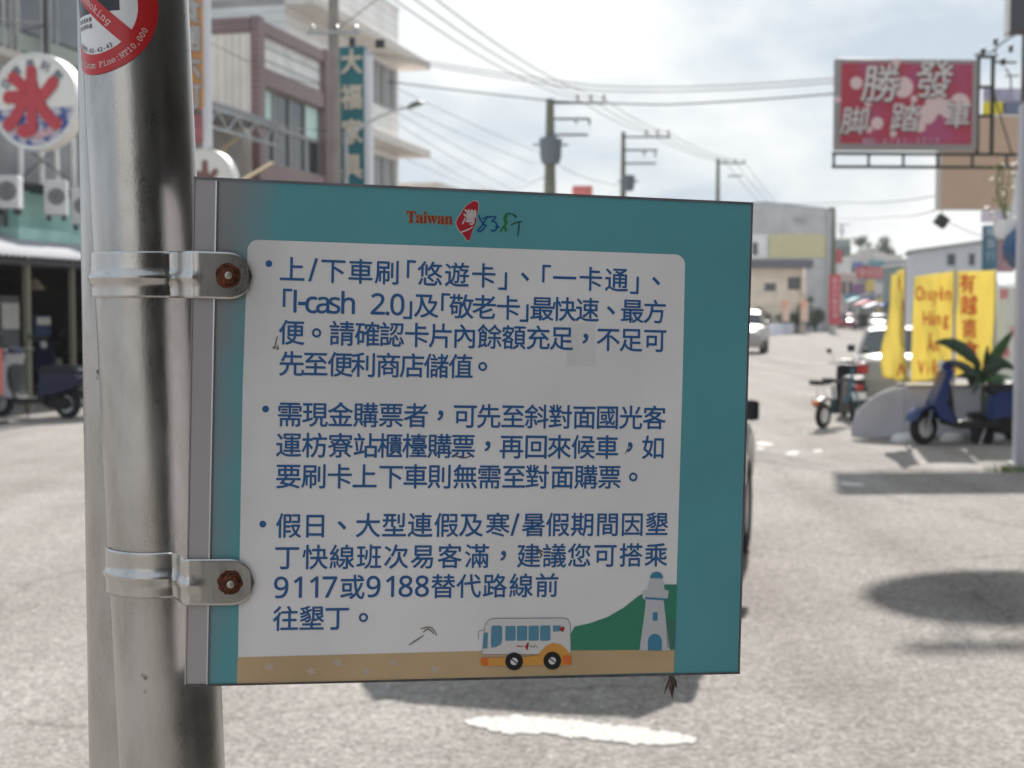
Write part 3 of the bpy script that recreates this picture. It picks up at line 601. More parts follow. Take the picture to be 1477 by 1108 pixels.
# ================================================================== VEHICLES
def wheel_mesh(r, w_, rimr):
    t = MB(); t.lathe([(rimr, -w_ * .42), (r * .93, -w_ * .5), (r, -w_ * .3), (r, w_ * .3), (r * .93, w_ * .5), (rimr, w_ * .42)], axis='y', n=28, closed=True)
    d = MB(); d.lathe([(rimr, -w_ * .4), (rimr, w_ * .4)], axis='y', n=28)
    d.lathe([(rimr, w_ * .15), (rimr * .9, w_ * .1), (rimr * .85, w_ * .05)], axis='y', n=28)
    for i in range(5):
        a = 2 * math.pi * i / 5
        M = Matrix.Rotation(a, 4, 'Y'); d.box(rimr * .1, rimr * .95, -w_ * .3, w_ * .36, -rimr * .13, rimr * .13, M)
    d.lathe([(0, -w_ * .4), (rimr * .25, -w_ * .38), (rimr * .25, w_ * .38), (0, w_ * .4)], axis='y', n=14)
    return t, d
def car(label, loc, rz, paintm, L=4.4, W=1.7, H=1.45, style='sedan', group=None, plate=True, far=False):
    """x forward, origin on the ground under the centre"""
    root = thing('parked_car' if 'parked' in label else 'car', label, 'car', loc, rz, group)
    h = L / 2; wb = L * .59; xr, xf = -wb / 2 - .02, wb / 2 - .02
    if style == 'sedan': top = [(-h, .62), (-h + .05, .88), (-h + .18, .97), (-h + .75, 1.0), (h - 1.35, .98), (h - .6, .9), (h - .12, .76), (h, .58)]
    else: top = [(-h, .6), (-h + .06, .92), (-h + .2, 1.0), (-h + .9, 1.0), (h - 1.1, .99), (h - .5, .9), (h - .1, .75), (h, .56)]
    top = [(x, z * H / 1.45) for x, z in top]
    st = []
    import bisect
    def tz(x):
        for i in range(len(top) - 1):
            if top[i][0] <= x <= top[i + 1][0]: t_ = (x - top[i][0]) / (top[i + 1][0] - top[i][0]); return top[i][1] * (1 - t_) + top[i + 1][1] * t_
    rad = .31 * H / 1.45 + .02
    xs = sorted(set([x for x, _ in top] + [xr + d * rad * 1.15 for d in (-1, -.8, -.5, 0, .5, .8, 1)] + [xf + d * rad * 1.15 for d in (-1, -.8, -.5, 0, .5, .8, 1)]))
    k = MB(); secs = []
    for x in xs:
        e = max(0, (abs(x) - (h - .45)) / .45); hw = W / 2 * (1 - .16 * e ** 2); zt = tz(x); zb = .2 + .08 * e
        arch = 0
        for c in (xr, xf):
            dd = abs(x - c) / (rad * 1.16)
            if dd < 1: arch = max(arch, math.sqrt(1 - dd * dd) * rad * 1.16 + rad - zb)
        zs = max(zb, arch + zb if arch else zb)
        zs = min(zs, zt - .2)
        sec = [(hw * .9, zs), (hw * .985, zs + (zt - zs) * .25), (hw, zs + (zt - zs) * .55), (hw * .97, zs + (zt - zs) * .86), (hw * .86, zt - .01), (hw * .5, zt + .015), (0, zt + .022)]
        full = [(x, y, z) for y, z in sec] + [(x, -y, z) for y, z in sec[::-1][1:]]
        # underside
        secs.append(full)
    n = len(secs[0]); vs = [p for s_ in secs for p in s_]
    fs = [(i * n + j, (i + 1) * n + j, (i + 1) * n + j + 1, i * n + j + 1) for i in range(len(secs) - 1) for j in range(n - 1)]
    fs += [tuple(range(n)), tuple(range((len(secs) - 1) * n, len(secs) * n))[::-1]]
    fs += [(i * n, i * n + n - 1, (i + 1) * n + n - 1, (i + 1) * n) for i in range(len(secs) - 1)]
    k.add(vs, fs); k.build('body', paintm, root, smooth=40)
    # cabin
    if style == 'sedan': cb = [(-h + .62, .98), (-h + 1.25, 1.40), (-h + 1.6, 1.45), (.15, 1.46), (h - 2.05 + .35, 1.36), (h - 1.1, .96)]
    else: cb = [(-h + .12, .98), (-h + .42, 1.38), (-h + .75, 1.45), (.1, 1.46), (.55, 1.36), (h - .95, .96)]
    cb = [(x, z * H / 1.45) for x, z in cb]
    k = MB(); g2 = MB()
    def ring(x, z, f): 
        zb = tz(x) - .02; zz = max(z, zb + .01); hw = W / 2
        q = (zz - zb) / (H - zb); yb = hw * .88; yt = hw * (.88 - .20 * min(1, q))
        return [(x, yb, zb), (x, yt, zz - .02), (x, yt * .7, zz + .012), (x, 0, zz + .02), (x, -yt * .7, zz + .012), (x, -yt, zz - .02), (x, -yb, zb)]
    rg = [ring(x, z, 0) for x, z in cb]; n = 7
    vs = [p for s_ in rg for p in s_]
    gf, rf = [], []
    for i in range(len(rg) - 1):
        for j in range(n - 1):
            f = (i * n + j, (i + 1) * n + j, (i + 1) * n + j + 1, i * n + j + 1)
            (rf if (1 <= j <= 4 and 1 <= i <= 3) else gf).append(f)
    g2.add(vs, gf); g2.build('window_glass', glass, root, smooth=30)
    k.add([(v[0], v[1], v[2] + .003) for v in vs], rf)
    # pillars
    for s_ in (1, -1):
        for i in range(len(rg) - 1):
            a, b = Vector(rg[i][1 if s_ > 0 else 5]), Vector(rg[i + 1][1 if s_ > 0 else 5]); k.tube([a, b], .028, 6)
        for (i0, fr) in ((2, 0), (3, .1)):
            a = Vector(rg[i0][1 if s_ > 0 else 5]); b = Vector(rg[i0][0 if s_ > 0 else 6]); k.tube([a, b], .026, 6)
    k.build('roof', paintm, root, smooth=40)
    t, d = wheel_mesh(rad, .19, rad * .66)
    for x in (xr, xf):
        for s_ in (1, -1):
            M = Matrix.Translation((x, s_ * (W / 2 - .11), rad)) @ (Matrix.Identity(4) if s_ > 0 else Matrix.Rotation(math.pi, 4, 'Z'))
            o = t.build('wheel', rubber, root, M=M); d.build('rim', alloy, o)
    for s_ in (1, -1):
        k = MB(); k.slab([(xf - .78, .98 * H / 1.45), (xf - .62, .97 * H / 1.45), (xf - .6, 1.09 * H / 1.45), (xf - .76, 1.11 * H / 1.45)], .14, y=s_ * (W / 2 + .02)); k.build('mirror', blackp, root)
        k = MB(); z0 = .68 * H / 1.45; k.box(-h - .012, -h + .16, s_ * W * .42 - .13, s_ * W * .42 + .06 * (1 if s_ > 0 else 1), z0, z0 + .17); k.build('tail_light', redl, root, bevel=.02)
        k = MB(); k.box(h - .14, h + .01, s_ * W * .36 - .13, s_ * W * .36 + .13, z0 - .06, z0 + .08); k.build('headlight', mat('headlight_lens', (.7, .72, .74), .1, .3), root, bevel=.02)
    k = MB(); k.slab([(-h - .03, .36), (-h + .1, .32), (-h + .1, .55), (-h - .03, .55)], W * .93); k.build('bumper', paintm, root)
    k = MB(); k.slab([(h - .1, .3), (h + .03, .34), (h + .03, .5), (h - .1, .54)], W * .93); k.build('bumper', paintm, root)
    if plate:
        k = MB(); k.box(-h - .045, -h - .03, -.19, .19, .60, .74); k.build('licence_plate', white, root)
    return root
silver = mat('silver_paint', (.50, .50, .49), .28, .55, coat=.6); carwhite = mat('pearl_white_paint', (.72, .72, .68), .3, coat=.6); champ = mat('champagne_paint', (.33, .31, .28), .3, .5, coat=.5)
# silver hatchback hidden behind the board: right front wheel known
hd = R(90 - 13.8)
fw_ = Vector((1.60, 9.80, 0)); L1, W1 = 3.6, 1.6
fwd = Vector((math.cos(hd), math.sin(hd), 0)); rgt = Vector((math.sin(hd), -math.cos(hd), 0))
wb1 = L1 * .59
c1 = fw_ - fwd * (wb1 / 2 - .02) - rgt * (W1 / 2 - .1)
car('silver hatchback almost hidden behind the notice board, one wheel and mirror showing', c1, hd, silver, L1, W1, 1.47, 'hatch')
p = at(1228, 600, 23.4)
car('pale sedan parked nose away behind the yellow banners', Vector((p.x, p.y, 0)) + rgt * .86 + fwd * 2.2, hd, champ, 4.4, 1.72, 1.42, 'sedan')
pw = ground(1092, 511); 
car('pale silver station wagon driving on the road just right of the notice board edge', Vector((pw.x - .12, pw.y + 2, 0)), R(90 - 13.8 + 180), champ, 4.3, 1.72, 1.75, 'hatch', plate=False)

def scooter(name, label, loc, rz, body, steer=0, scale=1.0, classic=True, mirrors=True, shield=None):
    root = thing(name, label, 'scooter', loc, rz); root.scale = (scale,) * 3
    r = .215; xr, xf = -.60, .62
    t, d = wheel_mesh(r, .1, r * .6)
    o = t.build('rear_wheel', rubber, root, M=Matrix.Translation((xr, 0, r))); d.build('rim', alloy, o)
    SM = Matrix.Translation((xf, 0, r)) @ Matrix.Rotation(steer, 4, 'Z')
    o = t.build('front_wheel', rubber, root, M=SM); d.build('rim', alloy, o)
    # fender
    k = MB(); pr = [(r * 1.12 * math.cos(a), r * 1.12 * math.sin(a)) for a in [R(20 + i * 14) for i in range(9)]]; pr2 = [(r * 1.34 * math.cos(a), r * 1.30 * math.sin(a)) for a in [R(132 - i * 14) for i in range(9)]]
    k.slab(pr + pr2, .17); k.build('front_fender', body, root, M=SM)
    k = MB(); k.tube([(0, .07, 0), (-.10, .07, .34)], .017, 8); k.tube([(0, -.07, 0), (-.10, -.07, .34)], .017, 8); k.build('fork', galv, root, M=SM)
    # leg shield + steering head
    k = MB(); k.slab([(.50, .42), (.56, .5), (.47, .72), (.40, .93), (.36, .98), (.30, .95), (.36, .76), (.38, .52), (.26, .30), (.32, .27), (.46, .33)], .36 if classic else .32, inset=.05); k.build('leg_shield', shield or body, root)
    k = MB(); k.slab([(.40, .66), (.35, .55), (.33, .36), (.28, .30), (.22, .30), (.27, .38), (.30, .6), (.33, .8)], .3); k.build('inner_shield', blackp, root)
    k = MB(); k.slab([(.40, .26), (.40, .31), (.28, .30), (-.18, .30), (-.26, .38), (-.34, .32), (-.28, .22), (.2, .20)], .32); k.build('floorboard', blackp, root)
    # rear body
    k = MB(); k.slab([(-.16, .32), (-.18, .56), (-.22, .66), (-.5, .70), (-.86, .68), (-.95, .60), (-.86, .46), (-.66, .40), (-.44, .34)], .34, inset=.1); k.build('rear_body', body, root)
    k = MB(); k.slab([(-.17, .64), (-.15, .72), (-.22, .775), (-.42, .77), (-.52, .80), (-.82, .79), (-.88, .73), (-.86, .67), (-.5, .66)], .29, inset=.08); k.build('seat', mat('seat_vinyl', (.012, .014, .022), .55), root)
    k = MB(); k.slab([(-.2, .2), (-.14, .34), (-.4, .38), (-.66, .3), (-.72, .2), (-.6, .13), (-.34, .14)], .2); k.build('engine', mat('engine_black', (.02, .02, .022), .6, .3), root)
    k = MB(); k.tube([(-.3, -.14, .16), (-.6, -.15, .17), (-.78, -.15, .24)], [.03, .05, .055], 12); k.build('exhaust', galv, root)
    k = MB(); k.slab([(.40, .94), (.44, 1.0), (.38, 1.06), (.30, 1.05), (.28, .97)], .24); k.build('handlebar_cowl', body, root)
    k = MB(); k.lathe([(0, .02), (.065, .01), (.075, -.03)], c=(.43, 0, .99), axis='x', n=18); k.build('headlight', mat('headlight_lens', (.7, .72, .74), .1, .3), root)
    for s_ in (1, -1):
        k = MB(); k.tube([(.35, s_ * .1, 1.0), (.32, s_ * .24, 1.01), (.27, s_ * .34, 1.0)], .017, 8); k.build('handlebar', blackp, root)
        if mirrors:
            k = MB(); k.tube([(.33, s_ * .22, 1.02), (.35, s_ * .26, 1.12), (.33, s_ * .31, 1.2)], .006, 6)
            k.lathe([(0, -.012), (.045, -.01), (.05, .002), (0, .006)], c=(.33, s_ * .33, 1.22), axis='x', n=16); k.build('mirror', blackp, root)
        k = MB(); k.lathe([(0, .02), (.03, .014), (.034, -.01)], c=(.455, s_ * .13, .60), axis='x', n=12); k.build('turn_signal', ambl, root)
    k = MB(); k.box(-.985, -.93, -.08, .08, .56, .66); k.build('tail_light', redl, root, bevel=.015)
    k = MB(); k.box(-1.005, -.995, -.13, .13, .40, .53); k.build('licence_plate', white, root)
    k = MB(); k.tube([(-.86, .09, .72), (-1.0, .07, .76), (-1.0, -.07, .76), (-.86, -.09, .72)], .012, 8); k.build('grab_rail', chrome, root)
    k = MB(); k.slab([(-.66, .42), (-.9, .44), (-.98, .34), (-.9, .30), (-.8, .38)], .14); k.build('rear_fender', blackp, root)
    k = MB(); k.tube([(-.12, .12, .22), (-.02, .20, .01)], .010, 6); k.build('kickstand', galv, root)
    return root
navy = mat('navy_paint', (.006, .028, .135), .38, coat=.15); navy2 = mat('dark_blue_paint', (.006, .012, .05), .35, coat=.25); gpaint = mat('grey_paint', (.25, .26, .29), .3, .3, coat=.4)
p = ground(1331, 641)
scooter('scooter', 'navy blue classic scooter standing in front of the stall counter, facing left', (p.x + .64, p.y, 0), R(180), navy, steer=R(32), scale=1.02, mirrors=False)
p = ground(55, 602)
scooter('scooter', 'dark blue and grey scooter parked before the shop at far left', (p.x - .05, p.y, 0), R(180 - 20), navy2, scale=1.07, shield=mat('silver_grey_shield', (.42, .42, .44), .4))
p = at(1228, 600, 21.2)
scooter('scooter', 'black scooter seen from behind, between the pale sedan and the small moped', (p.x + .20, p.y + .95, 0), R(85), blackp, scale=.88)
# small electric moped with two seats
p = ground(1187, 618)
mop = thing('electric_moped', 'small electric moped with saddle and separate rear seat beside the stall counter', 'moped', (p.x, p.y, 0), R(48))
t, d = wheel_mesh(.185, .07, .11)
for nm, x in (('rear_wheel', 0), ('front_wheel', 1.02)):
    o = t.build(nm, rubber, mop, M=Matrix.Translation((x, 0, .185))); d.build('rim', alloy, o)
k = MB(); k.tube([(0, 0, .2), (.3, 0, .22), (.62, 0, .24), (.8, 0, .5), (.86, 0, .86)], .024, 8); k.tube([(.36, 0, .22), (.26, 0, .62)], .018, 8); k.tube([(1.02, .05, .19), (.86, .04, .6)], .014, 6); k.tube([(1.02, -.05, .19), (.86, -.04, .6)], .014, 6); k.build('frame', mat('teal_frame', (.02, .11, .16), .35, coat=.4), mop)
k = MB(); k.slab([(.3, .2), (.6, .2), (.6, .36), (.34, .42)], .16); k.build('battery_box', blackp, mop)
for nm, x, z in (('saddle', .26, .66), ('rear_seat', -.10, .64)):
    k = MB(); k.slab([(x - .13, z), (x + .12, z), (x + .15, z + .035), (x - .02, z + .05), (x - .15, z + .07)], .2 if nm == 'saddle' else .22); k.build(nm, blackp, mop)
k = MB(); k.tube([(-.05, .06, .43), (-.1, .05, .64)], .009, 6); k.tube([(-.05, -.06, .43), (-.1, -.05, .64)], .009, 6); k.tube([(-.22, .07, .44), (.25, .07, .44)], .01, 6); k.tube([(-.22, -.07, .44), (.25, -.07, .44)], .01, 6); k.build('rack', chrome, mop)
k = MB(); k.slab([(-.2, .32), (-.18, .42), (.0, .46), (.2, .44), (.22, .40), (0, .41), (-.14, .36)], .12); k.build('rear_fender', blackp, mop)
k = MB(); k.tube([(.84, .28, .92), (.88, .1, .9), (.88, -.1, .9), (.84, -.28, .92)], .013, 8); k.build('handlebar', blackp, mop)
k = MB(); k.box(-.25, -.22, -.05, .05, .36, .42); k.build('tail_light', ambl, mop)
k = MB(); k.tube([(.32, .08, .2), (.25, .16, .01)], .009, 6); k.build('kickstand', galv, mop)

# ================================================================== STALL: counter, banners, plant
p0 = ground(1228, 634); CZ = p0.y
lav = mat('lavender_grey_panel', (.52, .515, .57), .5, var=.08, vscale=3)
cnt = thing('stall_counter', 'low lavender grey stall counter with quarter round left end', 'counter', (p0.x, CZ, 0), 0)
pr = [(0, .03), (0, .10)] + [(.78 - .78 * math.cos(R(a)), .10 + .60 * math.sin(R(a))) for a in range(10, 91, 10)] + [(2.6, .70), (2.6, .03)]
k = MB(); k.prism(pr, 0, .03); k.build('front_panel', lav, cnt, bevel=.006)
k = MB(); pr2 = [(a + .18, b) for a, b in pr[:-2]] + [(2.6, .70), (2.6, .03)]; k.prism(pr2, .55, .58); k.build('back_panel', mat('beige_panel', (.2, .24, .24), .6), cnt, bevel=.006)
k = MB(); k.box(.74, 2.62, -.02, .60, .70, .73); k.build('counter_top', mat('pale_laminate', (.34, .31, .28), .95, spec=.05), cnt, bevel=.006)
k = MB()
for x in (.75, 1.7, 2.5): k.cbox((x, -.05, .045), (.14, .12, .09))
k.build('foot_block', mat('white_block', (.62, .62, .62), .6), cnt, bevel=.02)
ban = mat('yellow_cloth', (.82, .72, .28), .75, var=.05, vscale=3); bantx = mat('red_cloth_ink', (.80, .13, .05), .7)
for m_ in (ban,):
    b_ = m_.node_tree.nodes['Principled BSDF']; b_.inputs['Transmission Weight'].default_value = 0
    t_ = m_.node_tree; tr = t_.nodes.new('ShaderNodeBsdfTranslucent'); ms = t_.nodes.new('ShaderNodeMixShader'); ms.inputs[0].default_value = .6; tr.inputs[0].default_value = (.82, .72, .30, 1)
    out = [n_ for n_ in t_.nodes if n_.type == 'OUTPUT_MATERIAL'][0]; t_.links.new(b_.outputs[0], ms.inputs[1]); t_.links.new(tr.outputs[0], ms.inputs[2]); t_.links.new(ms.outputs[0], out.inputs[0])
def banner(label, px0, px1, pyt0, pyt1, pyb0, pyb1, Y, yaw, pole_px, poletop, chars, cloth=ban, inkm=bantx, amp=.03, baseY=None, ph=0.0, group='tall banners at the stall'):
    F = Frame(at(px0, 450, Y).x, Y, yaw); root = thing('feather_banner', label, 'banner', (F.x, F.y, 0), F.rot, group)
    x1 = F.hx(px1); zt0, zt1, zb0, zb1 = F.hit(px0, pyt0)[1], F.hit(px1, pyt1)[1], F.hit(px0, pyb0)[1], F.hit(px1, pyb1)[1]
    def surf(x, z, off=0):
        u = x / x1; return (x, amp * math.sin(5.3 * u + 1.7 * z + ph) + amp * .45 * math.sin(11 * u - 4.1 * z + ph) + amp * .22 * math.sin(21 * u + 7 * z + 2 * ph) - off, z)
    def fn(u, v):
        zt = zt0 + (zt1 - zt0) * u; zb = zb0 + (zb1 - zb0) * u; return surf(x1 * u, zb + (zt - zb) * v)
    k = MB(); k.grid(fn, 16, 30); k.build('cloth', cloth, root, solid=.003)
    k = MB()
    for (s_, cpx, cpy, empx, sx_) in chars:
        x, z = F.hit(cpx, cpy); em = empx / FPX * (Y + x * math.sin(F.rot)) / max(.3, 1)
        k = MB(); n = len(s_)
        adv = [.60 if ord(c) < 0x2e80 else 1.0 for c in s_]; tot = sum(adv); acc = -tot / 2
        for c, a in zip(s_, adv):
            put(k, c, x + (acc + a / 2) * em * sx_, z, em, lambda X, Z: surf(X, Z, .008), .022, sx=sx_); acc += a
        k.build('word', inkm, root, smooth=0)
    xp = F.hx(pole_px); zp = F.hit(pole_px, poletop)[1]
    k = MB(); k.tube([(xp, .02, 0.04), (xp, .02, zp)], .016, 8); k.build('banner_pole', mat('pole_grey', (.45, .45, .48), .4, .4), root)
    k = MB(); k.lathe([(0, .11), (.09, .10), (.15, .05), (.16, 0)], c=(xp, .02, 0), n=18); k.build('base_weight', MATS['white_block'], root)
    return root
banner('narrow yellow banner hanging almost edge-on, leftmost of the stall banners', 1281, 1309, 396, 387, 545, 553, 17.75, 50, 1307, 385, [('Q', 1296, 411, 24, .7), ('U', 1297, 444, 24, .7), ('Á', 1297, 478, 24, .7), ('N', 1295, 533, 26, .8)], amp=.06)
banner('yellow banner with red Vietnamese words Chuyên Hàng Ăn Việt', 1316, 1375, 399, 391, 552, 545, 18.3, -6, 1377, 388, [('Chuyên', 1346, 423, 28, .52), ('Hàng', 1350, 459, 28, .58), ('Ăn', 1346, 497, 27, .6), ('Việt', 1342, 530, 27, .58)], amp=.06, ph=1)
banner('yellow banner with red characters 有越南食 behind the plant', 1378, 1434, 391, 390, 545, 545, 18.5, 4, 1435, 387, [('有', 1396, 409, 30, .85), ('越', 1398, 440, 30, .95), ('南', 1398, 474, 30, .95), ('食', 1399, 505, 31, .95)], amp=.045, ph=2)
banner('white banner with pink and green brush marks beside the grey column', 1438, 1466, 412, 414, 545, 545, 19.4, 0, 1437, 405, [('鮮', 1448, 424, 17, .8), ('果', 1450, 508, 17, .8), ('汁', 1460, 478, 17, .8)], cloth=mat('white_cloth', (.68, .72, .68), .8), inkm=mat('pink_ink', (.8, .28, .35), .7), amp=.015)
# potted plant
p = at(1418, 560, 18.05)
pl = thing('potted_plant', 'broad leaved potted plant standing behind the navy scooter seat', 'potted plant', (p.x, p.y, 0))
k = MB(); k.lathe([(.12, 0), (.14, .02), (.18, .34), (.20, .36), (.20, .39), (.16, .39), (.15, .34)], n=24); k.build('pot', mat('dark_pot', (.05, .045, .05), .6), pl)
k = MB(); k.lathe([(0, .36), (.155, .355)], n=20); k.build('soil', mat('soil', (.04, .03, .022), .9), pl)
def leaf(root, base, tip, w_, m_, droop=.0, twist=0.0):
    base, tip = Vector(base), Vector(tip); n = 12; k = MB(); d = tip - base; side = d.cross(Vector((0, -1, .2))).normalized()
    side = (Matrix.Rotation(twist, 3, d.normalized()) @ side)
    vs = []
    for i in range(n + 1):
        t_ = i / n; c = base + d * t_ + Vector((0, 0, -droop * (2 * t_ - 1) ** 2 + droop)); ww = w_ * math.sin(math.pi * min(1, t_ * .93 + .06)) ** .7 * (1 - .25 * t_) * (1 + .06 * math.sin(i * 2.7))
        nn = side.cross(d.normalized()); vs += [c + side * ww + nn * ww * .25, c, c - side * ww + nn * ww * .25]
    k.add(vs, [(3 * i + j, 3 * i + 3 + j, 3 * i + 4 + j, 3 * i + 1 + j) for i in range(n) for j in (0, 1)]); k.build('leaf', m_, root, solid=.003)
def lw(px, py, Y=18.05): q = at(px, py, Y); return (q.x - p.x, Y - 18.05, q.z)
bs = (0, 0, .5)
k = MB(); k.tube([(0, 0, .36), (0, 0, .62), (.01, 0, .92)], [.035, .03, .02], 8); k.build('stem', mat('plant_stem', (.10, .14, .05), .6), pl)
darkleaf = mat('dark_leaf', (.022, .05, .022), .4, var=.3, vscale=8)
leaf(pl, lw(1416, 545), lw(1461, 477), .085, leafm, .02)
leaf(pl, lw(1414, 530), lw(1349, 493), .10, darkleaf, .10)
leaf(pl, lw(1416, 540, 18.0), lw(1466, 535, 17.9), .09, darkleaf, .12)
leaf(pl, lw(1416, 550, 18.0), lw(1366, 520, 17.9), .07, darkleaf, .04)
leaf(pl, lw(1416, 552, 18.0), lw(1457, 560, 17.8), .06, leafm, .08)
leaf(pl, lw(1414, 545, 18.1), lw(1388, 540, 18.2), .06, leafm, .06)
leaf(pl, lw(1416, 548, 18.1), lw(1432, 515, 18.2), .06, darkleaf, .03)
leaf(pl, lw(1418, 548, 18.0), lw(1452, 525, 18.2), .06, darkleaf, .03)
for i, (a_, b_, y_l, w_l) in enumerate(((1376, 545, 17.75, .05), (1396, 506, 18.3, .05), (1444, 505, 18.35, .045), (1462, 548, 18.25, .05), (1402, 570, 17.7, .045), (1440, 572, 17.7, .05), (1425, 498, 17.9, .04))):
    leaf(pl, lw(1414 + i, 550, 18.05), lw(a_, b_, y_l), w_l, leafm if i % 2 else darkleaf, .05 + .02 * (i % 3), twist=.5 * (i % 3) - .4)
# flower pots on counter
k = MB()
fl = thing('flower_pot', 'small pot of pink flowers on the stall counter beside the broad leaved plant', 'flower pot', (at(1404, 560, 18.4).x, 18.45, .73))
k.lathe([(.05, 0), (.07, .08), (.06, .08)], n=14); k.build('pot', MATS['dark_pot'], fl)
k = MB()
for i in range(26):
    a, b_ = random.uniform(0, 6.28), random.uniform(.02, .12); q = Vector((b_ * math.cos(a), b_ * math.sin(a), random.uniform(.08, .2))); k.lathe([(0, -.012), (.014, 0), (0, .012)], c=q, n=6)
k.build('flower', mat('pink_petal', (.75, .3, .4), .6), fl)
k = MB()
for i in range(20):
    a = random.uniform(0, 6.28); k.add([(0, 0, .07), (.03 * math.cos(a) + .015, .03 * math.sin(a), .12), (.09 * math.cos(a), .09 * math.sin(a), random.uniform(.1, .2)), (.03 * math.cos(a) - .015, .03 * math.sin(a), .13)], [(0, 1, 2, 3)])
k.build('foliage', leafl, fl, smooth=0)

# ================================================================== RIGHT SIDE STRUCTURES
FR = Frame(5.42, 14.8, DEG)      # right shop line, local x along road, y towards road (left)
p = ground(1470, 681)
colm = thing('column', 'lavender grey painted square column at the right edge of the street', 'column', (5.37 + .19, 14.8, 0), R(-13.8))
lvp = mat('column_paint', (.47, .47, .52), .6, var=.07, vscale=2)
k = MB(); k.box(-.15, .25, -.0, .4, .0, 3.92); k.build('shaft', lvp, colm, bevel=.01)
k = MB(); k.box(-.13, .25, .0, .38, 3.93, 6.2); k.build('upper_shaft', mat('dark_steel', (.03, .03, .035), .7), colm)  # near-black steel above the painted shaft
k = MB(); k.box(-.19, .29, -.03, .43, 0, .06); k.build('plinth', conc, colm, bevel=.01)
eb = thing('projecting_box', 'dark grey box sign jutting out above the column at the top right corner', 'sign', (at(1457, 20, 14.6).x, 14.6, 0), R(-13.8))
z0, z1 = at(1457, 44, 14.6).z, at(1457, -60, 14.6).z
k = MB(); k.box(.0, .9, 0, .3, z0, z1); k.build('box_body', mat('grey_box', (.10, .105, .12), .6), eb, bevel=.01)
k = MB(); k.box(-.03, .0, -.02, .32, z0 - .01, z1); k.build('edge_trim', white, eb)
# weeds at column foot
wd = MB()
for i in range(70):
    a = random.uniform(0, 6.28); b_ = random.uniform(.0, .22); x, y = b_ * math.cos(a) * 1.3, b_ * math.sin(a) * .5; hgt = random.uniform(.03, .13); q = random.uniform(-.05, .05)
    wd.add([(x - .006, y, 0), (x + .006, y, 0), (x + q, y + q * .5, hgt)], [(0, 1, 2)])
o = wd.build('weeds', leafl, smooth=0); o.location = (5.25, 14.7, 0); tag(o, 'dry weeds tufted at the foot of the grey column', 'weeds', kind='stuff')

# pink shop sign on truss
SY = 19.3
FS = Frame(at(1203, 450, SY).x, SY, 3.0)
ps = in_frame('shop_sign', 'red and pink bicycle shop sign reading 發勝腳踏車 on a thin iron truss', 'shop sign', FS)
xa = FS.hx(1203); xb = FS.hx(1405); zt, zb = FS.hit(1300, 85)[1], FS.hit(1300, 216)[1]
cr_ = mat('sign_crimson', (.40, .045, .075), .5, col2=(.38, .075, .17), vscale=1.6, pos=(.45, .6)); sgfr = mat('sign_frame_grey', (.33, .31, .30), .45, .5)
k = MB(); k.box(xa, xb, 0, .16, zb, zt); k.build('sign_box', sgfr, ps, bevel=.01)
k = MB(); k.box(xa + .06, xb - .08, -.006, 0.0, zb + .08, zt - .06); k.build('sign_face', cr_, ps)
blob = mat('sign_blossom', (.66, .50, .50), .5); k = MB()
def onf(pts, ly): return [(FS.hit(*q)[0], -.006 - .003 * ly, FS.hit(*q)[1]) for q in pts]
for (cx_, cy_, r_) in ((1302, 126, 15), (1235, 120, 9), (1265, 178, 9), (1337, 165, 14), (1350, 150, 16), (1327, 183, 8), (1292, 90, 6), (1208, 144, 5), (1252, 150, 5), (1318, 143, 5), (1384, 150, 15), (1369, 158, 14), (1253, 187, 5), (1288, 193, 5)):
    k = MB(); k.add([(FS.hit(cx_, cy_)[0] + r_ * math.cos(a) / 104, -.0095 - .0005 * (cx_ % 5), FS.hit(cx_, cy_)[1] + r_ * math.sin(a) / 104) for a in [2 * math.pi * i / 20 for i in range(20)]], [tuple(range(20))]); k.build('blossom_print', blob, ps, smooth=0)
for off, m_, ly in ((.03, mat('char_shadow', (.16, .09, .10), .6), 2), (.008, mat('char_silver', (.62, .58, .57), .5), 3)):
    k = MB()
    for ch, cx_, cy_, em in (('勝', 1270, 120, 60), ('發', 1347, 114, 60), ('脚', 1233, 174, 44), ('踏', 1305, 169, 46), ('車', 1381, 166, 42)):
        k = MB(); x, z = FS.hit(cx_ + (ly == 2) * 1.2, cy_ + (ly == 2) * 1.2); put(k, ch, x, z, em / 104 * .95, lambda X, Z: (X, -.006 - .004 * ly, Z), off, slant=.12); k.build('character', m_, ps, smooth=0)
k = MB()
for i, ch in enumerate('電話:8782-3019'):
    x, z = FS.hit(1248 + i * 9.4, 205 - i * .25); put(k, ch, x, z, .11, lambda X, Z: (X, -.012, Z), .01)
k.build('phone_line', mat('phone_ink', (.50, .33, .42), .5), ps, smooth=0)
trm = mat('truss_iron', (.045, .05, .045), .6, .3)
tt, tb = FS.hit(1300, 221)[1], FS.hit(1300, 240)[1]; xe = FS.hx(1475)
k = MB()
for y in (.1,):
    k.cbox(((xa + xe) / 2, y, tt), (xe - xa + .05, .04, .04)); k.cbox(((xa + xe) / 2, y, tb), (xe - xa + .05, .04, .04))
    n = 7
    for i in range(n):
        x = xa + .49 * i; k.cbox((x, y, (tt + tb) / 2), (.03, .03, tt - tb))
k.build('truss', trm, ps)
k = MB(); zc = FS.hit(1420, 78)[1]
for pxx in (1409, 1430):
    x = FS.hx(pxx); k.cbox((x, .1, (zc + tt) / 2), (.045, .045, zc - tt))
for pyy in (80, 124, 166):
    z = FS.hit(1420, pyy)[1]; k.cbox(((FS.hx(1409) + FS.hx(1430)) / 2, .1, z), (FS.hx(1430) - FS.hx(1409), .04, .04))
k.tube([(FS.hx(1430), .1, FS.hit(1430, 128)[1]), (FS.hx(1463), .15, FS.hit(1463, 225)[1])], .012, 6)
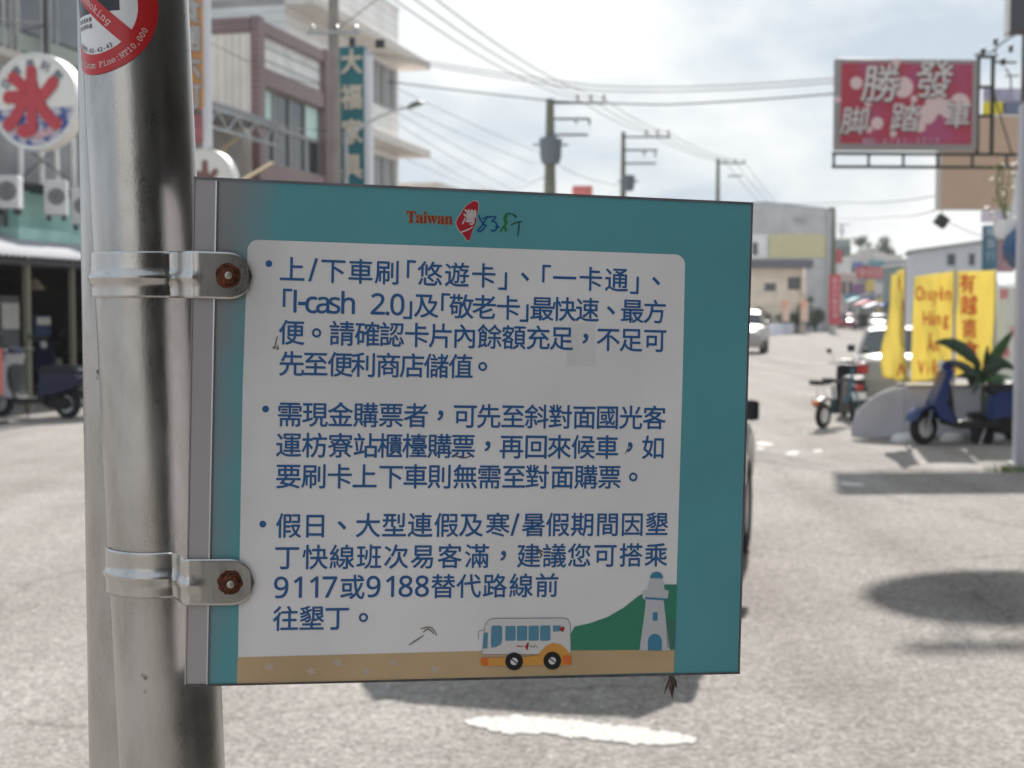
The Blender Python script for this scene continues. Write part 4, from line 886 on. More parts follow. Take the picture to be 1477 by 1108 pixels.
k.build('support_frame', trm, ps)
# beige signboard and small shop signs beyond
BY = 26.0
FB = Frame(at(1353, 450, BY).x, BY, 0)
def flat_sign(name, label, px0, px1, py0, py1, Y, m_, cat='sign', th=.15, group=None, texts=(), inkm=None, fr=None):
    F_ = Frame(at(px0, 450, Y).x, Y, 0); root = in_frame(name, label, cat, F_, group)
    x1, z1, z0 = F_.hx(px1), F_.hit(px0, py0)[1], F_.hit(px0, py1)[1]
    k = MB(); k.box(0, x1, 0, th, z0, z1); k.build('sign_body', fr or m_, root, bevel=.008)
    k = MB(); k.box(.02, x1 - .02, -.012, 0, z0 + .02, z1 - .02); k.build('sign_face', m_, root)
    if texts:
        k = MB()
        for ch, cpx, cpy, empx in texts:
            x, z = F_.hit(cpx, cpy); put(k, ch, x, z, empx / FPX * Y, lambda X, Z: (X, -.016, Z), .02)
        k.build('lettering', inkm, root, smooth=0)
    return root
flat_sign('billboard', 'large blank sandy beige billboard behind the pink shop sign', 1353, 1500, 166, 302, BY, mat('sand_board', (.52, .37, .27), .6, var=.07, vscale=.6), 'billboard', .3, fr=mat('board_edge', (.6, .58, .55), .6))
flat_sign('shop_sign', 'small lavender white sign above the beige billboard', 1416, 1470, 127, 146, 24.5, mat('lavender_white', (.55, .53, .62), .6), 'shop sign', texts=[('茶', 1424, 136, 15), ('飲', 1440, 136, 15), ('店', 1455, 136, 15)], inkm=mat('violet_ink', (.35, .33, .5), .6))
flat_sign('shop_sign', 'small yellow sign between the lavender sign and the beige billboard', 1416, 1441, 147, 164, 24.3, mat('sign_yellow', (.78, .66, .05), .6), 'shop sign')
flat_sign('shop_sign', 'slate blue strip sign right of the small yellow sign', 1443, 1480, 147, 164, 24.3, mat('slate_blue', (.16, .19, .27), .6), 'shop sign')
flat_sign('shop_sign', 'lavender sign hanging under the beige billboard', 1416, 1450, 303, 320, 27, MATS['lavender_white'], 'shop sign', texts=[('冷', 1426, 311, 13), ('飲', 1441, 311, 13)], inkm=MATS['violet_ink'])
flat_sign('shop_sign', 'tall blue and green vertical sign below the beige billboard', 1418, 1439, 325, 392, 27, mat('blue_sign', (.09, .16, .30), .6, col2=(.05, .2, .16), vscale=2), 'shop sign', texts=[('機', 1429, 335, 15), ('車', 1429, 352, 15), ('行', 1429, 369, 15)], inkm=mat('pale_blue_ink', (.3, .4, .5), .6))
flat_sign('shop_sign', 'dusty pink sign between the tall blue sign and the column', 1441, 1462, 344, 392, 25, mat('dusty_pink', (.42, .27, .29), .6), 'shop sign', texts=[('小', 1451, 353, 13), ('吃', 1451, 372, 13)], inkm=mat('maroon_ink', (.3, .08, .12), .6))
p = at(1484, 358, 16.0)
rs = thing('round_sign', 'round sign with blue rim half hidden behind the grey column', 'sign', p, R(5))
k = MB(); k.lathe([(0, -.1), (.23, -.1), (.235, .1), (0, .1)], axis='y', n=32); k.build('drum', mat('grey_disc', (.45, .42, .43), .6), rs)
k = MB(); k.lathe([(.2, -.13), (.26, -.13), (.26, .12), (.2, .12)], axis='y', n=32, closed=True); k.build('rim', mat('blue_rim', (.03, .10, .22), .5), rs)
# planter hanging on column
p = at(1451, 325, 16.2)
pn = thing('hanging_planter', 'white hanging planter with sparse yellow green plant left of the grey column', 'planter', p)
k = MB(); k.lathe([(.09, -.16), (.13, -.1), (.15, .06), (.13, .06)], n=20); k.build('pot', white, pn)
k = MB(); k.tube([(.05, 0, .05), (.12, 0, .3), (.13, 0, .62)], .05, 8); k.build('bracket', white, pn)
k = MB()
for i in range(150):
    c = Vector((random.gauss(-.05, .09), random.gauss(0, .08), random.uniform(.05, .72))); a = random.uniform(0, 6.28); l_ = random.uniform(.03, .08)
    d_ = Vector((math.cos(a), math.sin(a) * .5, random.uniform(-.8, .6))) * l_; q = Vector((-math.sin(a), math.cos(a), .3)) * l_ * .3
    k.add([c, c + d_ * .5 + q, c + d_, c + d_ * .5 - q], [(0, 1, 2, 3)])
k.build('foliage', mat('dry_leaf_yellow', (.28, .27, .12), .6, var=.4, vscale=9), pn, smooth=0)
k = MB()
for i in range(6): k.tube([(0, 0, 0), (random.uniform(-.15, .05), random.uniform(-.1, .1), .4), (random.uniform(-.2, .1), random.uniform(-.1, .1), .7)], .006, 5)
k.build('stems', MATS['plant_stem'], pn)
# service brackets with insulators at top right
sb = thing('line_bracket', 'dark insulator bracket with spiky wires right of the pink sign', 'bracket', at(1440, 90, 20))
k = MB(); o0 = at(1440, 90, 20)
def rel(px, py, Y=20): return at(px, py, Y) - o0
k.tube([rel(1405, 80), rel(1418, 74), rel(1430, 76), rel(1445, 62), rel(1468, 48)], .012, 6); k.tube([rel(1430, 89), rel(1466, 90)], .018, 6); k.tube([rel(1430, 92), rel(1438, 80), rel(1434, 70)], .012, 6); k.tube([rel(1450, 98), rel(1458, 110), rel(1458, 130)], .012, 6); k.tube([rel(1450, 110), rel(1470, 109)], .012, 6)
for a_, b_ in ((1418, 74), (1436, 60), (1458, 70), (1447, 89)): q = rel(a_, b_); k.lathe([(0, -.06), (.04, -.04), (.025, 0), (.04, .04), (0, .06)], c=q, n=10)
k.build('ironwork', mat('green_black_iron', (.035, .05, .045), .6), sb)
# hanging street lamp seen small
hl = thing('wall_lamp', 'small dark lamp hanging on a wire under the beige billboard', 'lamp', at(1358, 319, 30))
k = MB(); k.box(-.13, .13, -.1, .1, -.12, .12, Matrix.Rotation(R(35), 4, 'Y')); k.build('lamp_head', trm, hl, bevel=.02)
k = MB(); k.tube([(0, 0, .1), (.02, 0, .35)], .01, 6); k.build('hanger', trm, hl)
# oval disc on an arm, added above the view to cast the oval shadow
ov = thing('oval_shadow_caster', 'unseen oval disc on a long iron arm, added high over the forecourt to cast a shadow', 'shop sign', (4.35, 15.9, 0), R(4))
k = MB(); k.lathe([(0, -.08), (.585, -.08), (.6, .08), (0, .08)], axis='y', n=40); o = k.build('caster_drum', white, ov); o.scale = (1.35, 1, 1); o.location = (.25, 0, 6.15)
k = MB(); k.cbox((1.4, 0, 7.15), (3.6, .10, .10)); k.tube([(-.1, 0, 7.15), (-.1, 0, 6.6)], .03, 8); k.tube([(.6, 0, 7.15), (.6, 0, 6.6)], .03, 8); k.cbox((3.2, 0, 3.6), (.14, .14, 7.2)); k.build('arm', trm, ov)
# shop row behind and beside the camera (arcade in shade)
ar = in_frame('arcade_building', 'dim shophouse row with deep arcade beside and behind the bus stop', 'building', FR)
wallg = mat('arcade_wall', (.14, .138, .135), .8, var=.2, vscale=.8)
k = MB(); k.box(-34, -2.5, -9.5, -5.0, 0, 7.5); k.build('wall', wallg, ar)
k = MB(); k.box(-34, -2.5, -5.0, -1.2, 3.1, 7.5); k.build('upper_floor', wallg, ar)
k = MB(); k.box(-34, -3.5, -1.2, -.6, 2.95, 3.1); k.build('awning', mat('awning_grey', (.2, .2, .2), .7), ar)
for i in range(7):
    k = MB(); k.box(-3.4 - i * 4.2, -3.0 - i * 4.2, -1.65, -1.25, 0, 3.1); k.build('pillar', wallg, ar, bevel=.01)
for i in range(6):
    k = MB(); k.box(-7.2 - i * 4.2, -4.2 - i * 4.2, -5.06, -5.0, .1, 2.6); k.build('shutter', mat('shutter_dark', (.07, .075, .08), .6), ar)
# shops across the pavement behind the viewer
be = thing('rear_shophouse', 'dark glazed shophouse standing behind the photographer', 'building', (-6, -24, 0), 0)
k = MB(); k.box(-14, 16, -8, 0, 0, 7); k.build('wall', mat('rear_wall', (.6, .59, .57), .8, var=.2), be)
for i in range(9):
    k = MB(); k.box(-13 + i * 3.2, -10.6 + i * 3.2, 0, .04, .3, 2.9); k.build('window', glass, be)

# ================================================================== LEFT ROW
FL = Frame(-8.6, 25.0, DEG)       # local x along the road, y away from the road
H = FL.hit
def fbox(k, px0, px1, py0, py1, yl, th, pxr=None):
    x0, x1 = FL.hx(px0, yl), FL.hx(px1, yl); pr_ = (px0 + px1) / 2 if pxr is None else pxr
    z1, z0 = H(pr_, py0, yl)[1], H(pr_, py1, yl)[1]; k.box(min(x0, x1), max(x0, x1), yl, yl + th, z0, z1)
# --- near shop
ns = in_frame('shophouse', 'cluttered grey shophouse with corrugated awning at the far left', 'building', FL)
xA, xB = FL.hx(-140), FL.hx(292)
grp = mat('grey_panel', (.21, .225, .25), .55, .2, var=.1, vscale=2)
zaw = H(55, 372)[1]
k = MB(); k.box(xA, xB, 1.2, 8, zaw + .1, 8.6); k.build('upper_wall', greywall, ns)
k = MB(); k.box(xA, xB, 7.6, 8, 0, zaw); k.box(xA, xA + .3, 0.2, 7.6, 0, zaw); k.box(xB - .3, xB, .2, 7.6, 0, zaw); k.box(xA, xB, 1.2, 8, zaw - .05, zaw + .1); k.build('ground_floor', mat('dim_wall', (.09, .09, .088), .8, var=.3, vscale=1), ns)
# upper cladding panels (countable)
n = 7
for i in range(n):
    x0 = xA + (xB - xA) * i / n; k = MB(); k.box(x0 + .03, x0 + (xB - xA) / n - .03, 1.12, 1.2, H(55, 52, 1.15)[1], 8.5); k.build('wall_panel', grp, ns)
k = MB(); z_ = H(55, 60, 1.1)[1]; k.box(xA, xB, .9, 1.16, z_ - .32, z_ - .02); k.build('ledge', mat('ledge_green_grey', (.36, .40, .36), .7), ns)
k = MB(); z_ = H(20, 80, .2)[1]; k.box(xA, FL.hx(36, .2), .1, 1.1, z_ - .08, z_ + .06); k.build('canopy_edge', mat('canopy_cream', (.5, .46, .42), .6), ns)
for pxx, w_, y_, top in ((12, .10, .9, -60), (22, .08, .9, -60), (33, .10, .85, -60), (66, .05, .8, -60), (72, .04, .6, -60), (78, .05, .8, -60), (88, .04, 1.0, -60)):
    k = MB(); x = FL.hx(pxx, y_); k.cbox((x, y_, (H(pxx, top, y_)[1] + H(pxx, 85, y_)[1]) / 2), (w_, .05, H(pxx, top, y_)[1] - H(pxx, 85, y_)[1])); k.build('post', galv if pxx != 72 else darkiron, ns)
for pxx in (34, 64, 86, 110):
    k = MB(); x = FL.hx(pxx, .7); k.cbox((x, .7, (H(pxx, 200, .7)[1] + H(pxx, 272, .7)[1]) / 2), (.09, .06, H(pxx, 200, .7)[1] - H(pxx, 272, .7)[1])); k.build('post', white, ns)
k = MB()
for a_, b_ in (((35, 257), (80, 218)), ((50, 222), (103, 260)), ((0, 32), (75, 38)), ((35, 48), (75, 38))):
    k.tube([(FL.hx(a_[0], .65), .65, H(*a_, .65)[1]), (FL.hx(b_[0], .65), .65, H(*b_, .65)[1])], .012, 6)
k.build('brace', darkiron, ns)
tealw = mat('pale_teal_paint', (.44, .72, .66), .6, var=.12, vscale=2)
k = MB(); fbox(k, 30, 160, 332, 352, .35, .8, 70); fbox(k, 30, 46, 272, 334, .9, .25, 38); fbox(k, 46, 160, 276, 334, 1.1, .08, 70); k.build('balcony_wall', tealw, ns, bevel=.01)
k = MB(); fbox(k, 30, 160, 268, 273, .3, .8, 70); k.build('rail', darkiron, ns)
# corrugated awning
k = MB(); xs0, xs1 = xA, xB; nC = 60; n_ = nC * 4
zf = H(55, 371, -.9)[1]; zr = zf + .62
k.grid(lambda u, v: (xs0 + (xs1 - xs0) * u, -.9 + 2.1 * v, zf + (zr - zf) * v + .022 * math.sin(2 * math.pi * nC * u)), n_, 1); k.build('corrugated_awning', mat('awning_white', (.40, .40, .43), .8), ns, smooth=80, solid=.003)
k = MB(); k.cbox(((xs0 + xs1) / 2, -.86, zf - .10), (xs1 - xs0, .05, .08)); k.build('awning_beam', darkiron, ns)
for pxx in (39, 104):
    k = MB(); x = FL.hx(pxx, -.8); k.cbox((x, -.8, zf / 2), (.10 if pxx == 39 else .06, .09, zf)); k.build('pillar', mat('olive_post', (.17, .16, .12), .7), ns)
# air conditioners
acw = mat('ac_white', (.60, .60, .61), .5, var=.05)
def aircon(label, px0, px1, py0, py1, yl, side):
    x0, x1 = FL.hx(px0, yl), FL.hx(px1, yl); z1, z0 = H((px0 + px1) / 2, py0, yl)[1], H((px0 + px1) / 2, py1, yl)[1]
    o = thing('air_conditioner', label, 'air conditioner', FL.M @ Vector((x0, yl, z0)), R(side), 'air conditioning units on the grey shophouse')
    W_ = (px1 - px0) / FPX * 24.5; Hh = z1 - z0
    k = MB(); k.box(0, W_, 0, .3, 0, Hh); k.build('casing', acw, o, bevel=.015)
    k = MB(); k.lathe([(0, -.02), (min(W_, Hh) * .36, -.02), (min(W_, Hh) * .38, 0)], c=(W_ * .55, 0, Hh * .52), axis='y', n=24); f_ = k.build('fan_grille', mat('fan_dark', (.12, .12, .125), .6), o)
    k = MB()
    for q in range(1, 4): rr_ = min(W_, Hh) * .1 * q; k.lathe([(rr_, -.03), (rr_ + .006, -.03), (rr_ + .006, -.022), (rr_, -.022)], c=(W_ * .55, 0, Hh * .52), axis='y', n=20, closed=True)
    k.build('grille_ring', acw, f_)
    k = MB(); k.box(.05, .09, 0, .32, -.10, -.002); k.box(W_ - .09, W_ - .05, 0, .32, -.10, -.002); k.build('bracket', darkiron, o)
aircon('leftmost boxy air conditioner on the shophouse wall, cut by the picture edge', -8, 29, 256, 303, .5, 3)
aircon('square air conditioner with round fan above the teal balcony', 66, 99, 262, 312, .2, 12)
aircon('air conditioner half hidden behind the steel poles', 104, 138, 274, 326, .3, 8)
# ice drum sign
def drum(label, px, py, Yd, r, name='drum_sign'):
    o = thing(name, label, 'shop sign', at(px, py, Yd), R(-13.8), 'round drum signs')
    k = MB(); k.lathe([(0, -.14), (r * .97, -.14), (r, -.11), (r, .14), (r * .96, .17), (0, .17)], axis='y', n=48); k.build('drum', mat('drum_white', (.84, .82, .77), .5), o)
    k = MB(); k.lathe([(r * .94, -.155), (r * 1.01, -.155), (r * 1.01, -.10), (r * .94, -.10)], axis='y', n=48, closed=True); k.build('rim', white, o)
    return o
def seg(k, r, a0, a1, ly, inner=None):
    n = 24; pts = [(r * math.cos(R(a0 + (a1 - a0) * i / n)), -.145 - .003 * ly, r * math.sin(R(a0 + (a1 - a0) * i / n))) for i in range(n + 1)]; k.add(pts, [tuple(range(n + 1))])
dr = drum('round white shaved ice sign with a big red 氷 character', 57, 148, 22.0, .745)
k = MB(); seg(k, .69, 190, 352, 0)
k.build('wave_print', mat('wave_blue', (.05, .10, .33), .5, col2=(.55, .52, .58), vscale=7, pos=(.46, .52)), dr, smooth=0)
k = MB()
for i in range(9):
    a = R(215 + i * 13); q = (.55 * math.cos(a), .53 * math.sin(a)); k.add([(q[0] + .085 * math.cos(b), -.151 - .0006 * (i % 3), q[1] + .07 * math.sin(b)) for b in [2 * math.pi * j / 12 for j in range(12)]], [tuple(range(12))])
k.build('fruit_print', mat('fruit_pink', (.60, .38, .42), .5, var=.2, vscale=9), dr, smooth=0)
k = MB(); put(k, '氷', -.04, .0, 1.08, lambda X, Z: (X, -.156, Z), .055, sx=.95); k.build('lettering', mat('ice_red', (.55, .06, .08), .5), dr, smooth=0)
k = MB()
for i, ch in enumerate('亞煌果利館'):
    a = R(150 - i * 27); put(k, ch, .57 * math.cos(a), .57 * math.sin(a), .17, lambda X, Z: (X, -.152, Z), .02, rot=a - math.pi / 2)
k.build('lettering', mat('slate_ink', (.16, .19, .24), .5), dr, smooth=0)
k = MB(); k.tube([(-.745, 0, .05), (-1.5, 0, .05)], .03, 8); k.tube([(-.70, 0, -.25), (-1.5, 0, -.25)], .03, 8); k.build('bracket', darkiron, dr)
dr2 = drum('lower round white sign with faded brown markings between the poles and the cream building', 298, 262, 27.0, .62)
k = MB(); put(k, '冰', -.05, 0, .8, lambda X, Z: (X, -.15, Z), .04); k.build('lettering', mat('faded_brown', (.26, .13, .12), .6), dr2, smooth=0)
# things in front of / inside the shop
rdst = thing('banner_stand', 'sliver of a salmon red standing banner at the left picture edge', 'banner', (ground(-10, 612).x, ground(-10, 612).y, 0), R(-14))
k = MB(); k.box(-.35, .16, 0, .03, .45, 1.15); k.build('cloth', mat('salmon_cloth', (.68, .16, .14), .7), rdst)
k = MB(); k.tube([(-.1, .05, 0), (-.1, .05, 1.2)], .015, 8); k.cbox((-.1, .05, .02), (.4, .4, .04)); k.build('stand', darkiron, rdst)
lamp = thing('pendant_lamp', 'cream cone lamp shade hanging inside the dim shop', 'lamp', FL.M @ Vector((FL.hx(50, 2.0), 2.0, H(50, 418, 2.0)[1])))
k = MB(); k.lathe([(.22, 0), (.2, .03), (.08, .2), (.03, .24), (.02, .24)], n=20); k.build('lamp_shade', mat('cream_shade', (.55, .48, .36), .6), lamp); k = MB(); k.tube([(0, 0, .24), (0, 0, .8)], .008, 6); k.build('cord', wirem, lamp)
def goods(name, label, cat, px, py, yl, dims, m_, shape='box'):
    o = thing(name, label, cat, FL.M @ Vector((FL.hx(px, yl), yl, 0)), FL.rot)
    z = max(0, H(px, py, yl)[1] - dims[2] / 2)
    k = MB()
    if shape == 'box': k.box(-dims[0] / 2, dims[0] / 2, 0, dims[1], z, z + dims[2])
    else: k.lathe([(dims[0] * .5, 0), (dims[0] * .6, dims[2] * .3), (dims[0] * .45, dims[2])], c=(0, 0, z), n=14)
    k.build('body', m_, o, bevel=.02)
    k = MB(); k.box(-dims[0] * .42, dims[0] * .42, -.02, 0, z + dims[2] * .55, z + dims[2] * .9); k.build('front', white if shape == 'box' else m_, o)
    if z > .15: k = MB(); k.box(-dims[0] * .45, dims[0] * .45, .05, dims[1], 0, z - .003); k.build('stand', darkiron, o)
    return o
scooter('scooter', 'dim motor scooter parked deep inside the shop with a pale windscreen', FL.M @ Vector((FL.hx(92, 3.0), 3.0, 0)), R(150), blackp, scale=1.0)
scooter('scooter', 'blue and white scooter inside the shop just right of the olive pillar', FL.M @ Vector((FL.hx(64, 1.6), 1.6, .0)), R(-75), navy2, scale=1.05)
goods('crate', 'blue plastic crate stacked inside the shop beneath the lamp', 'crate', 62, 470, 2.4, (.6, .4, .45), mat('crate_blue', (.03, .07, .16), .6))
goods('cabinet', 'grey metal cabinet standing in the dim shop at far left', 'cabinet', 14, 480, 2.2, (.7, .5, 1.5), mat('cab_grey', (.16, .17, .18), .6))
goods('drink_fridge', 'tall dark fridge against the shop interior wall', 'fridge', 104, 470, 4.0, (.9, .6, 1.7), mat('fridge_dark', (.07, .08, .09), .3))
goods('water_drum', 'beige water drum on the shop floor behind the scooter', 'drum', 70, 545, 2.6, (.55, .5, .7), mat('beige_drum', (.28, .24, .2), .7), 'drum')
# --- orange vertical sign and white post
og = in_frame('vertical_sign', 'tall orange vertical sign with silver characters right of the steel poles', 'shop sign', FL)
Yl = -.6
# sign plane is square to the road
FO = Frame(at(292, 100, 27.5).x, 27.5, -13.8)
og.location = (FO.x, FO.y, 0); og.rotation_euler = (0, 0, FO.rot)
zt_, zb_ = FO.hit(285, -70)[1], FO.hit(285, 156)[1]
k = MB(); k.box(-.62, 0, 0, .2, zb_, zt_); k.build('sign_body', mat('sign_orange', (.62, .30, .10), .6, var=.1, vscale=3), og, bevel=.01)
for off, m_, ly in ((.06, MATS['char_shadow'], 0), (.02, mat('letter_silver', (.5, .49, .47), .5), 1)):
    k = MB()
    for ch, py in (('便', -30), ('食', 15), ('團', 56), ('六', 96), ('町', 138)):
        k = MB(); z = FO.hit(275, py)[1]; put(k, ch, -.27, z, .54, lambda X, Z: (X, -.01 - .006 * ly, Z), off); k.build('character', m_, og, smooth=0)
k = MB(); k.box(-.3, -.02, .0, .2, FO.hit(285, 205)[1], FO.hit(285, 166)[1]); k.build('lower_plate', mat('plate_red', (.40, .14, .15), .6, var=.2, vscale=6), og)
k = MB(); x_ = FO.hx(299); z0 = FO.hit(299, 212)[1]; k.cbox((x_, .1, (z0 + zt_) / 2), (.15, .12, zt_ - z0)); k.build('post', mat('post_white', (.68, .69, .72), .5), og)
# --- low shop between with truss awning
FA = FL
aw = in_frame('low_shop', 'low grey shop under a trussed awning left of the cream and maroon building', 'building', FL)
x0, x1 = FL.hx(294), FL.hx(372)
xl1 = FL.hx(405, -.8)
k = MB(); k.box(x0, x1 - .1, .3, 7, 0, H(330, 175, .3)[1]); k.build('wall', mat('lowshop_wall', (.30, .285, .27), .8, var=.1), aw)
zw = H(355, 172, -.8)[1]
xw0 = FL.hx(302, -.85); k = MB(); k.box(xw0, xl1, -.9, 1.2, zw + .05, zw + .14); k.build('awning_sheet', mat('awning_blue_grey', (.30, .31, .33), .5, .3), aw)
k = MB(); k.cbox(((xw0 + xl1) / 2, -.85, zw), (xl1 - xw0, .06, .08)); k.cbox(((xw0 + xl1) / 2, -.85, zw - .42), (xl1 - xw0, .06, .06))
n = 4
for i in range(n): 
    xa_ = xw0 + (xl1 - xw0) * i / n; xb_ = xw0 + (xl1 - xw0) * (i + 1) / n
    k.tube([(xa_, -.85, zw - .42), ((xa_ + xb_) / 2, -.85, zw)], .03, 6); k.tube([((xa_ + xb_) / 2, -.85, zw), (xb_, -.85, zw - .42)], .03, 6)
k.build('awning_truss', galv, aw)
k = MB(); k.tube([(xw0 + .3, -.8, zw - 1.1), (xw0 + 1.6, -.85, zw - .45)], .03, 6); k.tube([(FL.hx(350, -.5), -.5, H(350, 262, -.5)[1]), (FL.hx(395, -.5), -.5, H(395, 236, -.5)[1])], .05, 6); k.build('stay_pole', mat('yellow_stay', (.38, .29, .14), .8), aw)
# --- cream and maroon building
mb_ = in_frame('corner_building', 'three storey building with maroon tiled frame and ribbed cream side wall', 'building', FL)
x0, x1 = FL.hx(377), FL.hx(480); ztop = H(380, 30)[1]; maroon = tiles('maroon_tile', (.32, .225, .23), (.22, .15, .15), .25, .08)
cream = tiles('cream_ribbed', (.90, .84, .77), (.66, .60, .55), .2, 60, ax=1); zl = [H(384, q)[1] for q in (42, 97, 122, 232)]
k = MB(); k.box(x0 + .06, x1, .5, 9, 0, ztop - .05); k.build('core', greywall, mb_)
k = MB(); k.box(x0 - .02, x0 + .06, .225, 9, 3.2, ztop - .35); k.build('side_wall', cream, mb_)
k = MB(); k.box(x0 - .03, x0 + .07, .23, 9, ztop - .34, ztop + .05); k.build('parapet', maroon, mb_)
for xx in (x0, x1 - .35):
    k = MB(); k.box(xx, xx + .35, 0, .22, 0, ztop + .08); k.build('pilaster', maroon, mb_)
k = MB(); k.box(x0 + .35, x1 - .35, .05, .5, ztop - .28, ztop + .02); k.build('cornice', maroon, mb_)
k = MB(); k.box(x0 + .35, x1 - .35, .06, .5, zl[2], zl[1]); k.build('maroon_band', maroon, mb_)
k = MB(); k.box(x0 + .35, x1 - .35, .07, .5, zl[3] - .8, zl[3]); k.build('maroon_band', maroon, mb_)
k = MB(); k.box(x0 + .35, x1 - .35, .2, .5, zl[1], ztop - .28); k.build('white_panel', whitewall, mb_)
for j in range(2):
    z = zl[1] + (ztop - .28 - zl[1]) * (j + .8) / 2.6; k = MB(); k.box(x0 + .36, x1 - .36, .17, .2, z - .012, z + .012); k.build('panel_line', galv, mb_)
nW = 4; ww = (x1 - x0 - .7) / nW; fr = mat('window_frame', (.30, .30, .30), .5, .4)
curt = mat('curtain_green', (.62, .80, .76), .8)
for i in range(nW):
    for j in range(2):
        xa_, xb_ = x0 + .35 + ww * i, x0 + .35 + ww * (i + 1); za = zl[3] + (zl[2] - zl[3]) * j / 2; zb2 = za + (zl[2] - zl[3]) / 2
        k = MB()
        for a in ((xa_, xa_ + .05, za, zb2), (xb_ - .05, xb_, za, zb2), (xa_ + .05, xb_ - .05, za, za + .05), (xa_ + .05, xb_ - .05, zb2 - .05, zb2)): k.box(a[0], a[1], .22, .3, a[2], a[3])
        o = k.build('window', fr, mb_); k = MB(); k.box(xa_ + .05, xb_ - .05, .27, .29, za + .05, zb2 - .05); k.build('pane', glass if (i, j) not in ((0, 1), (3, 1)) else curt, o)
k = MB(); k.box(x0 + .35, x1 - .35, .1, .5, 0, 2.9); k.build('shopfront', mat('shopfront_dark', (.1, .1, .1), .5), mb_)
k = MB(); k.box(x0 + .35, x1 - .35, .09, .5, 3.0, zl[3] - .81); k.build('white_panel', whitewall, mb_)
# --- white tiled tall building behind
tb_ = in_frame('apartment_building', 'tall off white tiled building with projecting concrete eaves behind the teal sign', 'building', FL)
y_ = 1.4; x0t, x1t = FL.hx(300, 6), FL.hx(576, y_)
wt = tiles('white_tile', (.88, .87, .85), (.62, .61, .6), 60, .3)
zc = H(560, 42, y_)[1]
xs_ = x1 + .05
k = MB(); k.box(xs_, x1t, y_, 12, 0, zc + .8); k.build('wall', wt, tb_)
k = MB(); k.box(x0t, xs_ - .01, 5.6, 12, 0, zc + 2.2); k.build('rear_wing', wt, tb_)
k = MB(); k.box(xs_ - .02, x1t + .02, y_ - .04, y_ + .2, zc + .8, zc + .95); k.build('parapet', wt, tb_)
eave = mat('eave_concrete', (.70, .66, .61), .8, var=.1)
for pyy in (96, 224):
    z = H(575, pyy, y_)[1]; k = MB(); k.box(xs_, x1t + .95, y_ - .9, y_ + 3, z - .02, z + .26); k.build('eave', eave, tb_, bevel=.02)
    for (pa, pb) in ((536, 546), (549, 560), (563, 571)):
        k = MB(); xa_, xb_ = FL.hx(pa, y_), FL.hx(pb, y_); k.box(xa_, xb_, y_ - .05, y_, z - 1.65, z - .25); o = k.build('window', fr, tb_); k = MB(); k.box(xa_ + .06, xb_ - .06, y_ - .07, y_ - .05, z - 1.58, z - .32); k.build('pane', mat('dim_pane', (.16, .16, .155), .3), o)
k = MB(); k.box(x1t - 3, x1t - 2.8, y_ + .5, y_ + .7, zc + .9, zc + 2.2); k.build('roof_post', galv, tb_)
# --- teal furniture sign
FT = Frame(at(488, 150, 36).x, 36, -13.8)
ts = thing('vertical_sign', 'tall teal vertical furniture sign with pale characters 大福家具', 'shop sign', (FT.x, FT.y, 0), FT.rot)
zt_, zb_ = FT.hit(507, 67)[1], FT.hit(507, 275)[1]; xw = FT.hx(527)
k = MB(); k.box(0, xw, 0, .3, zb_, zt_); k.build('sign_body', mat('sign_teal', (.015, .16, .19), .5, var=.1, vscale=2), ts, bevel=.01)
k = MB(); k.box(xw + .001, xw + .14, 0, .3, zb_, zt_ - .1); k.build('side_post', MATS['post_white'], ts)
k = MB(); k.box(.01, .06, -.03, 0, zb_, FT.hit(500, 122)[1]); k.build('lamp_tube', mat('peach_strip', (.62, .5, .42), .5), ts)
k = MB()
for ch, py in (('大', 89), ('福', 140), ('家', 190), ('具', 240)):
    k = MB(); put(k, ch, xw / 2 + .03, FT.hit(507, py)[1], .66, lambda X, Z: (X, -.04, Z), .035, sx=.9); k.build('character', mat('tan_letters', (.62, .56, .46), .6), ts, smooth=0)
k = MB(); k.cbox((xw / 2, .1, zt_ + .12), (.12, .12, .24)); k.cbox((xw + .4, .1, zt_ + .05), (.22, .12, .2)); k.build('bracket', darkiron, ts)
# --- concrete utility pole by the sign
woody = mat('pole_concrete', (.27, .245, .225), .85, var=.15, vscale=3)
p = at(484, 450, 34)
up = thing('utility_pole', 'nearest grey utility pole rising beside the teal furniture sign', 'utility pole', (p.x, p.y, 0))
k = MB(); k.tube([(0, 0, 0), (0, 0, 12)], [.17, .11], 16); k.build('shaft', woody, up)
k = MB(); zz = at(484, 48, 34).z; k.cbox((0, -.1, zz), (1.3, .08, .08)); k.cbox((0, -.1, zz + 1.6), (1.6, .08, .08)); k.build('crossarm', galv, up)
for dx in (-.5, .1, .55):
    k = MB(); k.lathe([(0, 0), (.05, .02), (.03, .06), (.05, .1), (0, .14)], c=(dx, -.1, zz + .04), n=10); k.build('insulator', mat('porcelain', (.3, .3, .3), .3), up)
# --- street lamp
p = at(500, 450, 35)
sl_ = thing('street_lamp', 'street lamp with upswept curved arm reaching out past the teal sign', 'street lamp', (p.x, p.y, 0))
def r2(px, py, Y=35): q = at(px, py, Y); return (q.x - p.x, q.y - p.y, q.z)
k = MB(); k.tube([(0, 0, 0), (0, 0, r2(500, 190)[2])], [.09, .06], 12); k.build('shaft', galv, sl_)
k = MB(); k.tube([r2(500, 195), r2(512, 188), r2(530, 177), r2(550, 167), r2(570, 159), r2(588, 155)], [.05, .045, .04, .035, .03, .03], 10); k.build('arm', mat('lamp_arm', (.5, .5, .5), .4, .5), sl_)
k = MB(); q = [r2(586, 156), r2(592, 150), r2(604, 145), r2(614, 149), r2(606, 152), r2(590, 157)]; k.slab([(a[0], a[2]) for a in q], .26, y=q[0][1]); k.build('lamp_head', mat('lamp_green_grey', (.16, .18, .16), .5), sl_)

